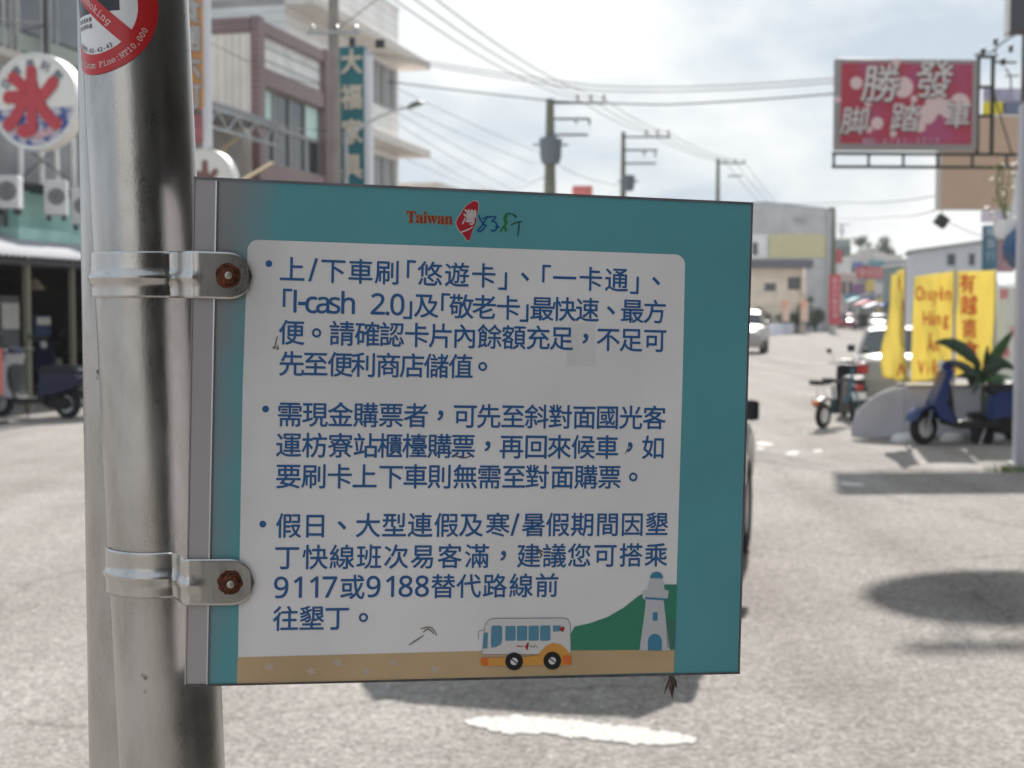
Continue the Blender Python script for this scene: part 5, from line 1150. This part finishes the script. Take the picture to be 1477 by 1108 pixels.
# --- low buildings hidden behind the board along the row
def simple_building(label, x0, x1, depth, h, F_, wm, y0=0.0, floors=2, bays=3, roofm=None, name='shophouse', sign=None, group=None):
    o = in_frame(name, label, 'building', F_, group); s_ = 1
    k = MB(); k.box(x0, x1, y0, y0 + depth, 0, h); k.build('wall', wm, o)
    k = MB(); k.box(x0 - .1, x1 + .1, y0 - .15, y0 + depth + .1, h + .003, h + .22); k.build('roof', roofm or eave, o)
    bw__ = (x1 - x0) / bays
    for f in range(floors):
        for b in range(bays):
            z0 = .9 + f * (h - .4) / floors if f else .3; z1 = (f + 1) * (h - .4) / floors - .35
            xa_, xb_ = x0 + bw__ * b + bw__ * .15, x0 + bw__ * (b + 1) - bw__ * .15
            k = MB(); k.box(xa_, xb_, y0 - .05, y0, z0, z1); w_ = k.build('window', fr, o); k = MB(); k.box(xa_ + .07, xb_ - .07, y0 - .07, y0 - .05, z0 + .07, z1 - .07); k.build('pane', glass, w_)
    if sign:
        k = MB(); k.box(x0 + .3, x1 - .3, y0 - .22, y0 - .06, 2.9, 3.7); k.build('shop_sign', sign, o)
    return o
sc = [mat('sign_red2', (.45, .05, .05), .6), mat('sign_blue2', (.06, .14, .35), .6), mat('sign_white2', (.6, .6, .58), .6), mat('sign_green2', (.06, .25, .14), .6)]
labs = ['plain cream two storey shophouse just beyond the tall white building', 'grey two storey shophouse second beyond the tall white building', 'low white shophouse with a red sign along the left row', 'low grey shophouse with a blue sign along the left row', 'small cream shophouse at the far end of the hidden left row']
xx = x1t + 1.6
for i, (w_, h_, wm) in enumerate(((7, 6.2, creamwall), (8, 6.6, greywall), (9, 6.4, whitewall), (10, 6.8, greywall), (9, 6.6, creamwall))):
    simple_building(labs[i], xx, xx + w_, 9, h_, FL, wm, y0=.5, sign=sc[i % 4]); xx += w_ + .4

# ================================================================== UTILITY POLES, CABLES
pgreen = mat('pole_olive', (.13, .14, .10), .8, var=.15)
def upole(label, px, pyt, Y, armpx, arms, transf=None, thick=.15, group='utility poles along the far side of the road'):
    p_ = at(px, 450, Y); o = thing('utility_pole', label, 'utility pole', (p_.x, p_.y, 0), 0, group)
    zt__ = at(px, pyt, Y).z; rl = lambda a, b: (at(a, b, Y).x - p_.x, 0, at(a, b, Y).z)
    k = MB(); k.tube([(0, 0, 0), (0, 0, zt__ * .62), (0, 0, zt__)], [thick * 1.5, thick * 1.15, thick * .75], 12); k.build('shaft', pgreen if not transf or transf[0] < px + 3 else pgreen, o)
    for (a, b, c) in arms:
        k = MB(); q0, q1 = rl(a, c), rl(b, c); k.cbox(((q0[0] + q1[0]) / 2, -.1, q0[2]), (q1[0] - q0[0], .1, .10)); k.build('crossarm', darkiron, o)
    for a, c in armpx:
        k = MB(); q = rl(a, c); k.lathe([(0, -.05), (.10, 0), (.05, .12), (.10, .22), (0, .32)], c=(q[0], -.1, q[2]), n=10); k.build('insulator', MATS['porcelain'], o)
    if transf:
        (tx0, tx1, ty0, ty1) = transf; q0, q1 = rl(tx0, ty1), rl(tx1, ty0); r_ = (q1[0] - q0[0]) / 2
        k = MB(); c_ = (q0[0] + q1[0]) / 2; k.lathe([(r_ * .75, q0[2]), (r_ * .95, q0[2] + .3), (r_, q1[2] - .2), (r_ * 1.08, q1[2] - .1), (r_ * .9, q1[2])], c=(c_, -.35, 0), n=18); k.build('transformer', mat('transformer_grey', (.10, .12, .15), .6), o)
        k = MB(); k.cbox((c_, -.3, q1[2] - .35), (r_ * 3.2, .08, .08)); k.build('transformer_bracket', darkiron, o)
    return o, p_, zt__
upole('utility pole with a large double transformer, left of the three distant ones', 793, 143, 70, [(833, 145), (852, 145), (871, 145), (831, 178), (850, 180)], [(790, 873, 149), (790, 850, 172), (793, 848, 195)], (778, 810, 200, 238), thick=.26)
upole('utility pole with one small transformer, middle of the three distant ones', 898, 190, 84, [(932, 195), (948, 195), (964, 195), (929, 224), (945, 226)], [(896, 967, 198), (896, 948, 217), (898, 946, 236)], (896, 915, 254, 276), thick=.16)
upole('utility pole with short crossarm and black cutout bar, right of the three distant ones', 1034, 229, 104, [(1046, 235), (1060, 235), (1073, 236)], [(1034, 1074, 236), (1050, 1070, 254)], None, thick=.16)
upole('thin pale utility pole with bent top beside the warehouse', 1201, 300, 112, [], [(1196, 1202, 300)], None, thick=.18)
upole('faint far utility pole with three crossarms above the red arch', 1213, 322, 190, [], [(1206, 1226, 324), (1208, 1219, 330), (1208, 1219, 335)], None, thick=.12)
def wire(label, pts, sag=0, r=.012, group='overhead cables'):
    k = MB(); P = []
    for i in range(len(pts) - 1):
        a, b = at(*pts[i]), at(*pts[i + 1])
        for j in range(12 if i < len(pts) - 2 else 13):
            t_ = j / 12; q = a.lerp(b, t_); q.z -= sag * 4 * t_ * (1 - t_) * (b - a).length / 40; P.append(q)
    k.tube(P, r, 5); o = k.build('overhead_cable', wirem); tag(o, label, 'cable', group)
wl = ['left of the three cables sweeping down to the transformer pole', 'middle of the three cables sweeping down to the transformer pole', 'right of the three cables sweeping down to the transformer pole']
for i, (sx_, m1, m2, m3) in enumerate(((560, 834, 934, 1046), (592, 853, 949, 1060), (624, 872, 965, 1073))):
    wire(wl[i], [(sx_ - 25, -25, 38), (m1, 143, 70), (m2, 192, 84), (m3, 233, 104), (1160 + i * 10, 330, 190)], sag=.55, r=.02)
wire('upper of the twin cables crossing above the poles to the pink sign', [(520, 72, 33), (860, 124, 30), (1203, 113, 21)], sag=.28, r=.010)
wire('lower of the twin cables crossing above the poles to the pink sign', [(520, 76, 33.2), (860, 131, 30.2), (1203, 119, 21.2)], sag=.28, r=.010)
wire('single thick cable crossing from the tall white building to the pink sign', [(560, 118, 34), (800, 146, 32), (960, 151, 28), (1203, 135, 21.4)], sag=.1, r=.016)
for i, (a, b) in enumerate((((588, 137), (790, 225)), ((588, 160), (770, 236)), ((588, 170), (760, 262)), ((588, 185), (740, 274)), ((588, 205), (700, 272)), ((588, 232), (690, 272)))):
    wire(['highest', 'second highest', 'third highest', 'fourth highest', 'fifth highest', 'lowest'][i] + ' thin cable of the fan left of the transformer pole', [(a[0] - 40, a[1] - 22, 50), (b[0], b[1], 70)], sag=.2, r=.014)
wire('slack service cable sloping off the transformer pole to the middle pole', [(808, 240, 70), (850, 258, 76), (898, 268, 84)], sag=.3, r=.02)
wire('slack cable drooping left from the transformer pole', [(740, 275, 60), (778, 258, 66), (800, 250, 70)], sag=.2, r=.02)
wire('long cable running level from the warehouse to the beige billboard', [(1088, 292, 60), (1230, 292, 45), (1353, 282, 28)], sag=.15, r=.012)
wire('long lower cable running from the pale pole to the beige billboard', [(1200, 314, 112), (1290, 312, 60), (1353, 302, 30)], sag=.1, r=.014)
wire('cable rising from the furniture sign bracket to the top of the picture', [(487, 42, 34), (545, -2, 30)], sag=0, r=.012)
wire('thin cable passing over the small lamp to the right', [(1362, 318, 30), (1400, 335, 28), (1460, 350, 22)], sag=.05, r=.01)
wire('low cable hanging across the front of the maroon building', [(260, 172, 30), (380, 182, 33), (500, 190, 35)], sag=.1, r=.012)
wire('dark cable strung across the maroon building at sign height', [(300, 60, 33), (400, 110, 36), (492, 128, 35)], sag=.05, r=.01)
dup_ = flat_sign('rooftop_tank', 'small red rooftop box peeking over the notice board right of the transformer pole', 826, 854, 268, 292, 74, mat('faded_red', (.62, .17, .15), .6), 'rooftop box', 1.2)
k = MB(); qx = at(828, 290, 74); k.box(0, 1.0, .1, 1.1, 0, at(828, 292, 74).z - .0); k.build('support', greywall, dup_)

# ================================================================== FAR END OF THE STREET
FW = Frame(at(1010, 450, 130).x, 130, -4)
wh = in_frame('warehouse', 'large grey gabled warehouse with a yellow panel at the end of the road', 'warehouse', FW)
xr_ = FW.hx(1197); xrid = FW.hx(1100); ze = FW.hit(1197, 304)[1]; zr_ = FW.hit(1100, 294)[1]
k = MB(); k.add([(-2, 0, 0), (xr_, 0, 0), (xr_, 0, ze), (xrid, 0, zr_), (-2, 0, ze - .5), (-2, 30, 0), (xr_, 30, 0), (xr_, 30, ze), (xrid, 30, zr_), (-2, 30, ze - .5)], [(0, 1, 2, 3, 4), (9, 8, 7, 6, 5), (1, 6, 7, 2), (0, 4, 9, 5), (2, 7, 8, 3), (3, 8, 9, 4), (0, 5, 6, 1)]); k.build('wall', tiles('warehouse_grey', (.58, .59, .59), (.45, .46, .47), .9, 40), wh, smooth=0)
k = MB(); k.box(FW.hx(1108), FW.hx(1190), -.1, -.01, FW.hit(1150, 372)[1], FW.hit(1150, 338)[1]); k.build('yellow_panel', mat('yellow_cladding', (.62, .57, .33), .6, var=.05), wh)
k = MB(); k.box(FW.hx(1080), FW.hx(1106), -.1, -.01, FW.hit(1150, 372)[1], FW.hit(1150, 338)[1]); k.build('white_panel', whitewall, wh)
k = MB(); k.box(FW.hx(1084), FW.hx(1092), -.14, -.1, FW.hit(1150, 368)[1], FW.hit(1150, 350)[1]); k.build('window', glass, wh)
k = MB(); k.box(FW.hx(1191), FW.hx(1198), -.2, .3, 0, ze); k.build('downpipe', galv, wh)
k = MB(); k.box(FW.hx(1146), FW.hx(1160), -.5, -.05, FW.hit(1150, 318)[1], FW.hit(1150, 312)[1]); k.build('wall_lamp', galv, wh)
k = MB(); k.add([(xrid, -.15, zr_ + .02), (xr_ + .2, -.15, ze - .02), (xr_ + .2, -.15, ze + .16), (xrid, -.15, zr_ + .2), (-2, -.15, ze - .5), (-2, -.15, ze - .3)], [(0, 1, 2, 3), (0, 3, 5, 4)]); k.build('roof_trim', mat('trim_slate', (.2, .22, .25), .6), wh, smooth=0)
FH = Frame(at(1060, 450, 112).x, 112, -4)
ch_ = in_frame('cream_house', 'low cream house with flat slate roof in front of the warehouse', 'house', FH)
x1_ = FH.hx(1162); zt_ = FH.hit(1120, 387)[1]
k = MB(); k.box(0, x1_, 0, 8, 0, zt_); k.build('wall', creamwall, ch_)
k = MB(); k.box(-.3, x1_ + .5, -.6, 8.3, zt_ + .003, FH.hit(1120, 375)[1]); k.build('roof', mat('slate_roof', (.13, .135, .16), .7), ch_)
k = MB(); k.box(FH.hx(1136), FH.hx(1154), -.02, .0, FH.hit(1140, 418)[1], FH.hit(1140, 400)[1]); o = k.build('window', darkiron, ch_); k = MB(); k.box(FH.hx(1138), FH.hx(1152), -.05, -.02, FH.hit(1140, 417)[1], FH.hit(1140, 402)[1]); k.build('pane', glass, o)
k = MB(); k.box(FH.hx(1102), FH.hx(1119), -.06, .0, FH.hit(1140, 420)[1], FH.hit(1140, 408)[1]); o = k.build('window', fr, ch_); k = MB(); k.box(FH.hx(1103), FH.hx(1118), -.09, -.06, FH.hit(1140, 419)[1], FH.hit(1140, 409)[1]); k.build('pane', glass, o)
k = MB(); k.box(FH.hx(1155), FH.hx(1161), -.5, 0, FH.hit(1140, 425)[1], zt_ - .01); k.build('side_column', creamwall, ch_)
# concrete barrier, hedges, little banners
bq0, bq1 = ground(1020, 494), ground(1200, 474.5)
Lb = (bq1 - bq0); ang = math.atan2(Lb.y, Lb.x)
br = thing('concrete_barrier', 'long pale concrete barrier along the far left road edge', 'barrier', (bq0.x, bq0.y, 0), ang)
barm = mat('barrier_paint', (.66, .69, .76), .8, var=.15, vscale=.8)
n = 9
for i in range(n):
    a_ = Lb.length * i / n; k = MB(); k.prism([(a_ + .06, 0), (a_ + .06, .8), (a_ + Lb.length / n - .06, .8), (a_ + Lb.length / n - .06, 0)], -.18, .18); k.build('barrier_block', barm, br)
k = MB(); k.cbox((Lb.length / 2, .1, 1.02), (Lb.length, .08, .12)); k.build('rail', mat('rail_dark', (.14, .14, .15), .6), br)
for i, (px0, px1) in enumerate(((1128, 1139), (1155, 1166))):
    o = flat_sign('small_banner', ['left small orange and white banner before the cream house', 'right small orange and white banner before the cream house'][i], px0, px1, 434, 464, 106, mat('orange_banner', (.78, .36, .2), .7, col2=(.75, .68, .6), vscale=.6), 'banner', .06, group='small orange banners')
    k = MB(); k.tube([(0.0, 0.1, 0), (0.0, .1, 2.6)], .03, 6); k.build('banner_pole', galv, o)
rb = flat_sign('pillar_banner', 'tall red vertical banner with white characters at the road end', 1197, 1212, 396, 468, 108, mat('deep_red_board', (.50, .06, .08), .6), 'banner', .5, texts=[(c, 1204.5, 405 + i * 10, 9) for i, c in enumerate('歡迎光臨枋寮')], inkm=mat('pale_red_ink', (.6, .35, .35), .6))
k = MB(); k.box(.1, .5, .1, .4, 0, rb and at(1200, 469, 108).z); k.build('post', galv, rb)
# red arch over the far road
ag = thing('street_arch', 'red banner arch with white lettering spanning the far road', 'arch', (at(1236, 450, 150).x, 150, 0), 0)
xe_ = at(1330, 450, 150).x - at(1236, 450, 150).x; z0, z1 = at(1250, 401, 150).z, at(1250, 385, 150).z
k = MB(); k.box(0, xe_, 0, .5, z0, z1); k.build('banner_board', MATS['deep_red_board'], ag)
k = MB()
for i, c in enumerate('歡迎蒞臨枋寮老街'): put(k, c, xe_ * (i + .7) / 8.4, (z0 + z1) / 2, .85, lambda X, Z: (X, -.02, Z), .02)
k.build('lettering', MATS['pale_red_ink'], ag, smooth=0)
for x in (0.2, xe_ - .2):
    k = MB(); k.box(x - .2, x + .2, .52, .9, 0, z1); k.build('post', galv, ag)
# far shophouses, signs, trees
farcols = [mat('far_wall_1', (.42, .44, .42), .8), mat('far_wall_2', (.50, .47, .44), .8), mat('far_wall_3', (.33, .36, .40), .8), mat('far_wall_4', (.55, .55, .54), .8), mat('far_wall_5', (.24, .30, .28), .8)]
farsg = [mat('far_red', (.42, .07, .07), .6), mat('far_blue', (.08, .14, .34), .6), mat('far_teal', (.10, .28, .32), .6), mat('far_purple', (.20, .10, .22), .6), mat('far_yellow', (.55, .42, .12), .6), mat('far_white', (.6, .6, .62), .6)]
FB_ = [(1206, 1226, 346, 185, 4, 'green grey block with flat top rising behind the red arch'), (1226, 1252, 372, 170, 3, 'pale low building directly left of the arch centre'), (1240, 1275, 366, 200, 1, 'beige far building behind the middle of the arch'), (1262, 1300, 370, 180, 3, 'white far building behind the right part of the arch'), (1286, 1330, 376, 165, 2, 'blue grey far building behind the yellow banners'), (1172, 1198, 385, 140, 2, 'blue grey shed between the cream house and the red pillar banner'), (1212, 1240, 396, 155, 1, 'beige shop under the left end of the arch')]
for px0, px1, pyt, Y, ci, lab in FB_:
    F_ = Frame(at(px0, 450, Y).x, Y, 0); simple_building(lab, 0, F_.hx(px1), 12, at(px0, pyt, Y).z, F_, farcols[ci], floors=2, bays=3, name='far_building')
sg_ = [(1228, 1247, 410, 424, 148, 3), (1248, 1262, 404, 420, 146, 4), (1218, 1240, 424, 434, 143, 2), (1240, 1262, 428, 440, 142, 1), (1262, 1284, 408, 424, 144, 5), (1264, 1282, 430, 450, 141, 4), (1184, 1196, 392, 420, 138, 1), (1202, 1214, 360, 380, 150, 0), (1284, 1304, 402, 420, 143, 0), (1212, 1222, 440, 456, 140, 5), (1340, 1362, 372, 388, 120, 0), (1230, 1244, 378, 386, 160, 1), (1252, 1275, 376, 386, 158, 2)]
cn = ['red', 'blue', 'teal', 'purple', 'yellow', 'white']
where = ['hanging under the left part of the red arch', 'just right of the purple one under the arch', 'low down beneath the purple board', 'low down left of the yellow banners', 'under the right part of the red arch', 'near the road beneath the white board', 'left of the red pillar banner', 'above the red pillar banner', 'right end under the arch', 'at car height beside the pillar banner', 'above the yellow banners near the grey shed', 'over the left half of the arch', 'over the middle of the arch']
for (a, b, c, d_, Y, ci), wlab in zip(sg_, where):
    o = flat_sign('shop_sign', 'tiny ' + cn[ci] + ' shop sign board ' + wlab, a, b, c, d_, Y, farsg[ci], 'shop sign', .3, group='distant shop signs')
    k = MB(); w_ = at(b, 450, Y).x - at(a, 450, Y).x; k.box(w_ * .45, w_ * .55, .31, .5, 0, at(a, c, Y).z); k.build('post', galv, o)
FG = Frame(at(1312, 450, 90).x, 90, -13.8)
gs = in_frame('grey_shed', 'pale grey shed with mono pitch roof between the yellow banners and blue sign', 'shed', FG)
x1_ = FG.hx(1425); za, zb2 = FG.hit(1312, 364)[1], FG.hit(1400, 352)[1]
k = MB(); k.prism([(0, 0), (0, za), (x1_, zb2 + .2), (x1_, 0)], 0, 6); k.build('wall', mat('shed_grey', (.60, .61, .64), .7, var=.06), gs)
k = MB(); k.prism([(-.2, za + .005), (-.2, za + .1), (x1_ + .2, zb2 + .32), (x1_ + .2, zb2 + .215)], -.3, 6.3); k.build('roof', mat('shed_roof', (.25, .29, .28), .6), gs)
for pa, pb in ((1365, 1377), (1396, 1405)):
    k = MB(); k.box(FG.hx(pa), FG.hx(pb), -.06, 0, FG.hit(1370, 383)[1], FG.hit(1370, 366)[1]); o = k.build('window', fr, gs); k = MB(); k.box(FG.hx(pa + 1), FG.hx(pb - 1), -.09, -.06, FG.hit(1370, 382)[1], FG.hit(1370, 367)[1]); k.build('pane', glass, o)
FB2 = [(1300, 1318, 384, 118, 4, 'narrow dark green house front behind the gap between two yellow banners'), (1168, 1180, 398, 135, 0, 'narrow grey shed left of the blue grey shed'), (1250, 1262, 360, 210, 2, 'tallest slim far block above the arch')]
for px0, px1, pyt, Y, ci, lab in FB2:
    F_ = Frame(at(px0, 450, Y).x, Y, 0); simple_building(lab, 0, F_.hx(px1), 6, at(px0, pyt, Y).z, F_, farcols[ci], floors=3, bays=2, name='far_building')
for i, (px, py, Y, c_) in enumerate(((1226, 436, 132, 'far_teal'), (1240, 440, 127, 'far_red'), (1252, 444, 124, 'far_white'), (1273, 442, 122, 'far_blue'))):
    F_ = Frame(at(px, 450, Y).x, Y, 0); o = in_frame('street_awning', ['teal', 'dull red', 'pale', 'dark blue'][i] + ' fabric awning on posts far up the street', 'awning', F_)
    z_ = at(px, py, Y).z; k = MB(); k.prism([(0, z_), (.0, z_ + .1), (1.0, z_ + .5), (2.0, z_ + .1), (2.0, z_)], 0, 2.5); k.build('canopy', MATS[c_], o)
    for a_, b_ in ((.05, .1), (1.95, .1), (.05, 2.4), (1.95, 2.4)):
        k = MB(); k.tube([(a_, b_, 0), (a_, b_, z_ - .002)], .04, 6); k.build('post', darkiron, o)
def tree(label, px, py, Y, h_, r_, m_, seed, kind='round', group='trees along the far road'):
    rnd = random.Random(seed); p_ = at(px, py, Y); o = thing('tree', label, 'tree', (p_.x, p_.y, 0), 0, group)
    zc = h_ - r_ * .9
    k = MB(); k.tube([(0, 0, 0), (.05, 0, zc * .6), (0, .05, zc + r_ * .3)], [r_ * .12, r_ * .09, r_ * .04], 8)
    for i in range(6):
        a = rnd.uniform(0, 6.28); k.tube([(0, 0, zc * (.6 + .06 * i)), (r_ * .5 * math.cos(a), r_ * .5 * math.sin(a), zc + r_ * rnd.uniform(-.1, .5))], [r_ * .05, r_ * .02], 6)
    k.build('trunk', mat('bark', (.10, .08, .06), .9), o)
    k = MB(); cl_ = [(Vector((rnd.gauss(0, .42), rnd.gauss(0, .42), rnd.gauss(.1, .36))) * r_, rnd.uniform(.25, .5) * r_) for _ in range(16)]
    for i in range(1500):
        c, rr_ = rnd.choice(cl_); v = Vector((rnd.gauss(0, 1), rnd.gauss(0, 1), rnd.gauss(0, 1))).normalized() * rr_ * rnd.uniform(.5, 1.05); q = c + v + Vector((0, 0, zc)); s_ = rnd.uniform(.05, .11) * r_
        a = Vector((rnd.gauss(0, 1), rnd.gauss(0, 1), rnd.gauss(0, .6))).normalized() * s_; b = a.cross(Vector((rnd.gauss(0, 1), rnd.gauss(0, 1), rnd.gauss(0, 1)))).normalized() * s_ * .55
        k.add([q - a, q + b, q + a, q - b], [(0, 1, 2, 3)])
    k.build('crown', m_, o, smooth=0)
tm = mat('tree_green', (.045, .075, .035), .7, var=.4, vscale=.8)
tree('bushy low tree in front of the cream house, left one', 1096, 450, 111, 1.9, 1.1, tm, 1); tree('bushy low tree beside the cream house column', 1150, 450, 111, 2.2, 1.1, tm, 2)
tree('small round treetop above the green grey block', 1232, 450, 210, 10.5, 2.0, tm, 3); tree('slim far treetop standing above the roofs', 1241, 450, 215, 13.5, 1.2, tm, 4); tree('pale far treetop above the arch centre', 1272, 450, 220, 13.2, 2.3, tm, 5)
tree('dark tree between the barrier and the red pillar banner', 1176, 450, 118, 2.4, 1.2, tm, 6)
# distant cars
dc = [(1180, 472, 150, 'tiny dark parked car beyond the barrier', MATS['dark_blue_paint']), (1222, 473, 140, 'tiny red car at the foot of the red pillar banner', mat('far_car_red', (.35, .03, .04), .3)), (1246, 474, 128, 'tiny dark car in the middle of the far street', blackp), (1268, 474, 120, 'tiny white car left of the narrow yellow banner', carwhite), (1236, 470, 165, 'tiny grey car farthest up the street', gpaint)]
for px, py, Y, lab, m_ in dc:
    q = at(px, 450, Y); car(lab, (q.x, q.y, 0), R(76 if px % 2 else 256), m_, 4.2, 1.7, 1.5, 'hatch', group='cars far down the street', plate=False)
# soft far hills
k = MB()
rnd = random.Random(3); prf = [(-420 + i * 21, 12 + 7 * math.sin(i * .6) + rnd.uniform(0, 4)) for i in range(41)]
vs = [(x, 620 + (j * 90), z if j == 1 else 0) for j in range(3) for x, z in prf]; m_ = len(prf)
k.add(vs, [(j * m_ + i, j * m_ + i + 1, (j + 1) * m_ + i + 1, (j + 1) * m_ + i) for j in range(2) for i in range(m_ - 1)])
tag(k.build('hills', mat('hill_far', (.20, .24, .24), .9), smooth=0), None, None, kind='structure')

bpy.data.objects.remove(_fo)
# ================================================================== HAZE
HZ = .00028
hm_ = bpy.data.materials.new('haze_air'); hm_.use_nodes = True; t = hm_.node_tree; t.nodes.clear()
ho = t.nodes.new('ShaderNodeOutputMaterial'); hv = t.nodes.new('ShaderNodeVolumePrincipled'); hv.inputs['Color'].default_value = (.93, .95, .98, 1); hv.inputs['Density'].default_value = HZ; hv.inputs['Anisotropy'].default_value = .3
t.links.new(hv.outputs[0], ho.inputs['Volume'])
k = MB(); k.box(-410, 410, -70, 910, -1, 24); o = k.build('haze', hm_, smooth=0); tag(o, None, None, kind='stuff'); o.display_type = 'WIRE'
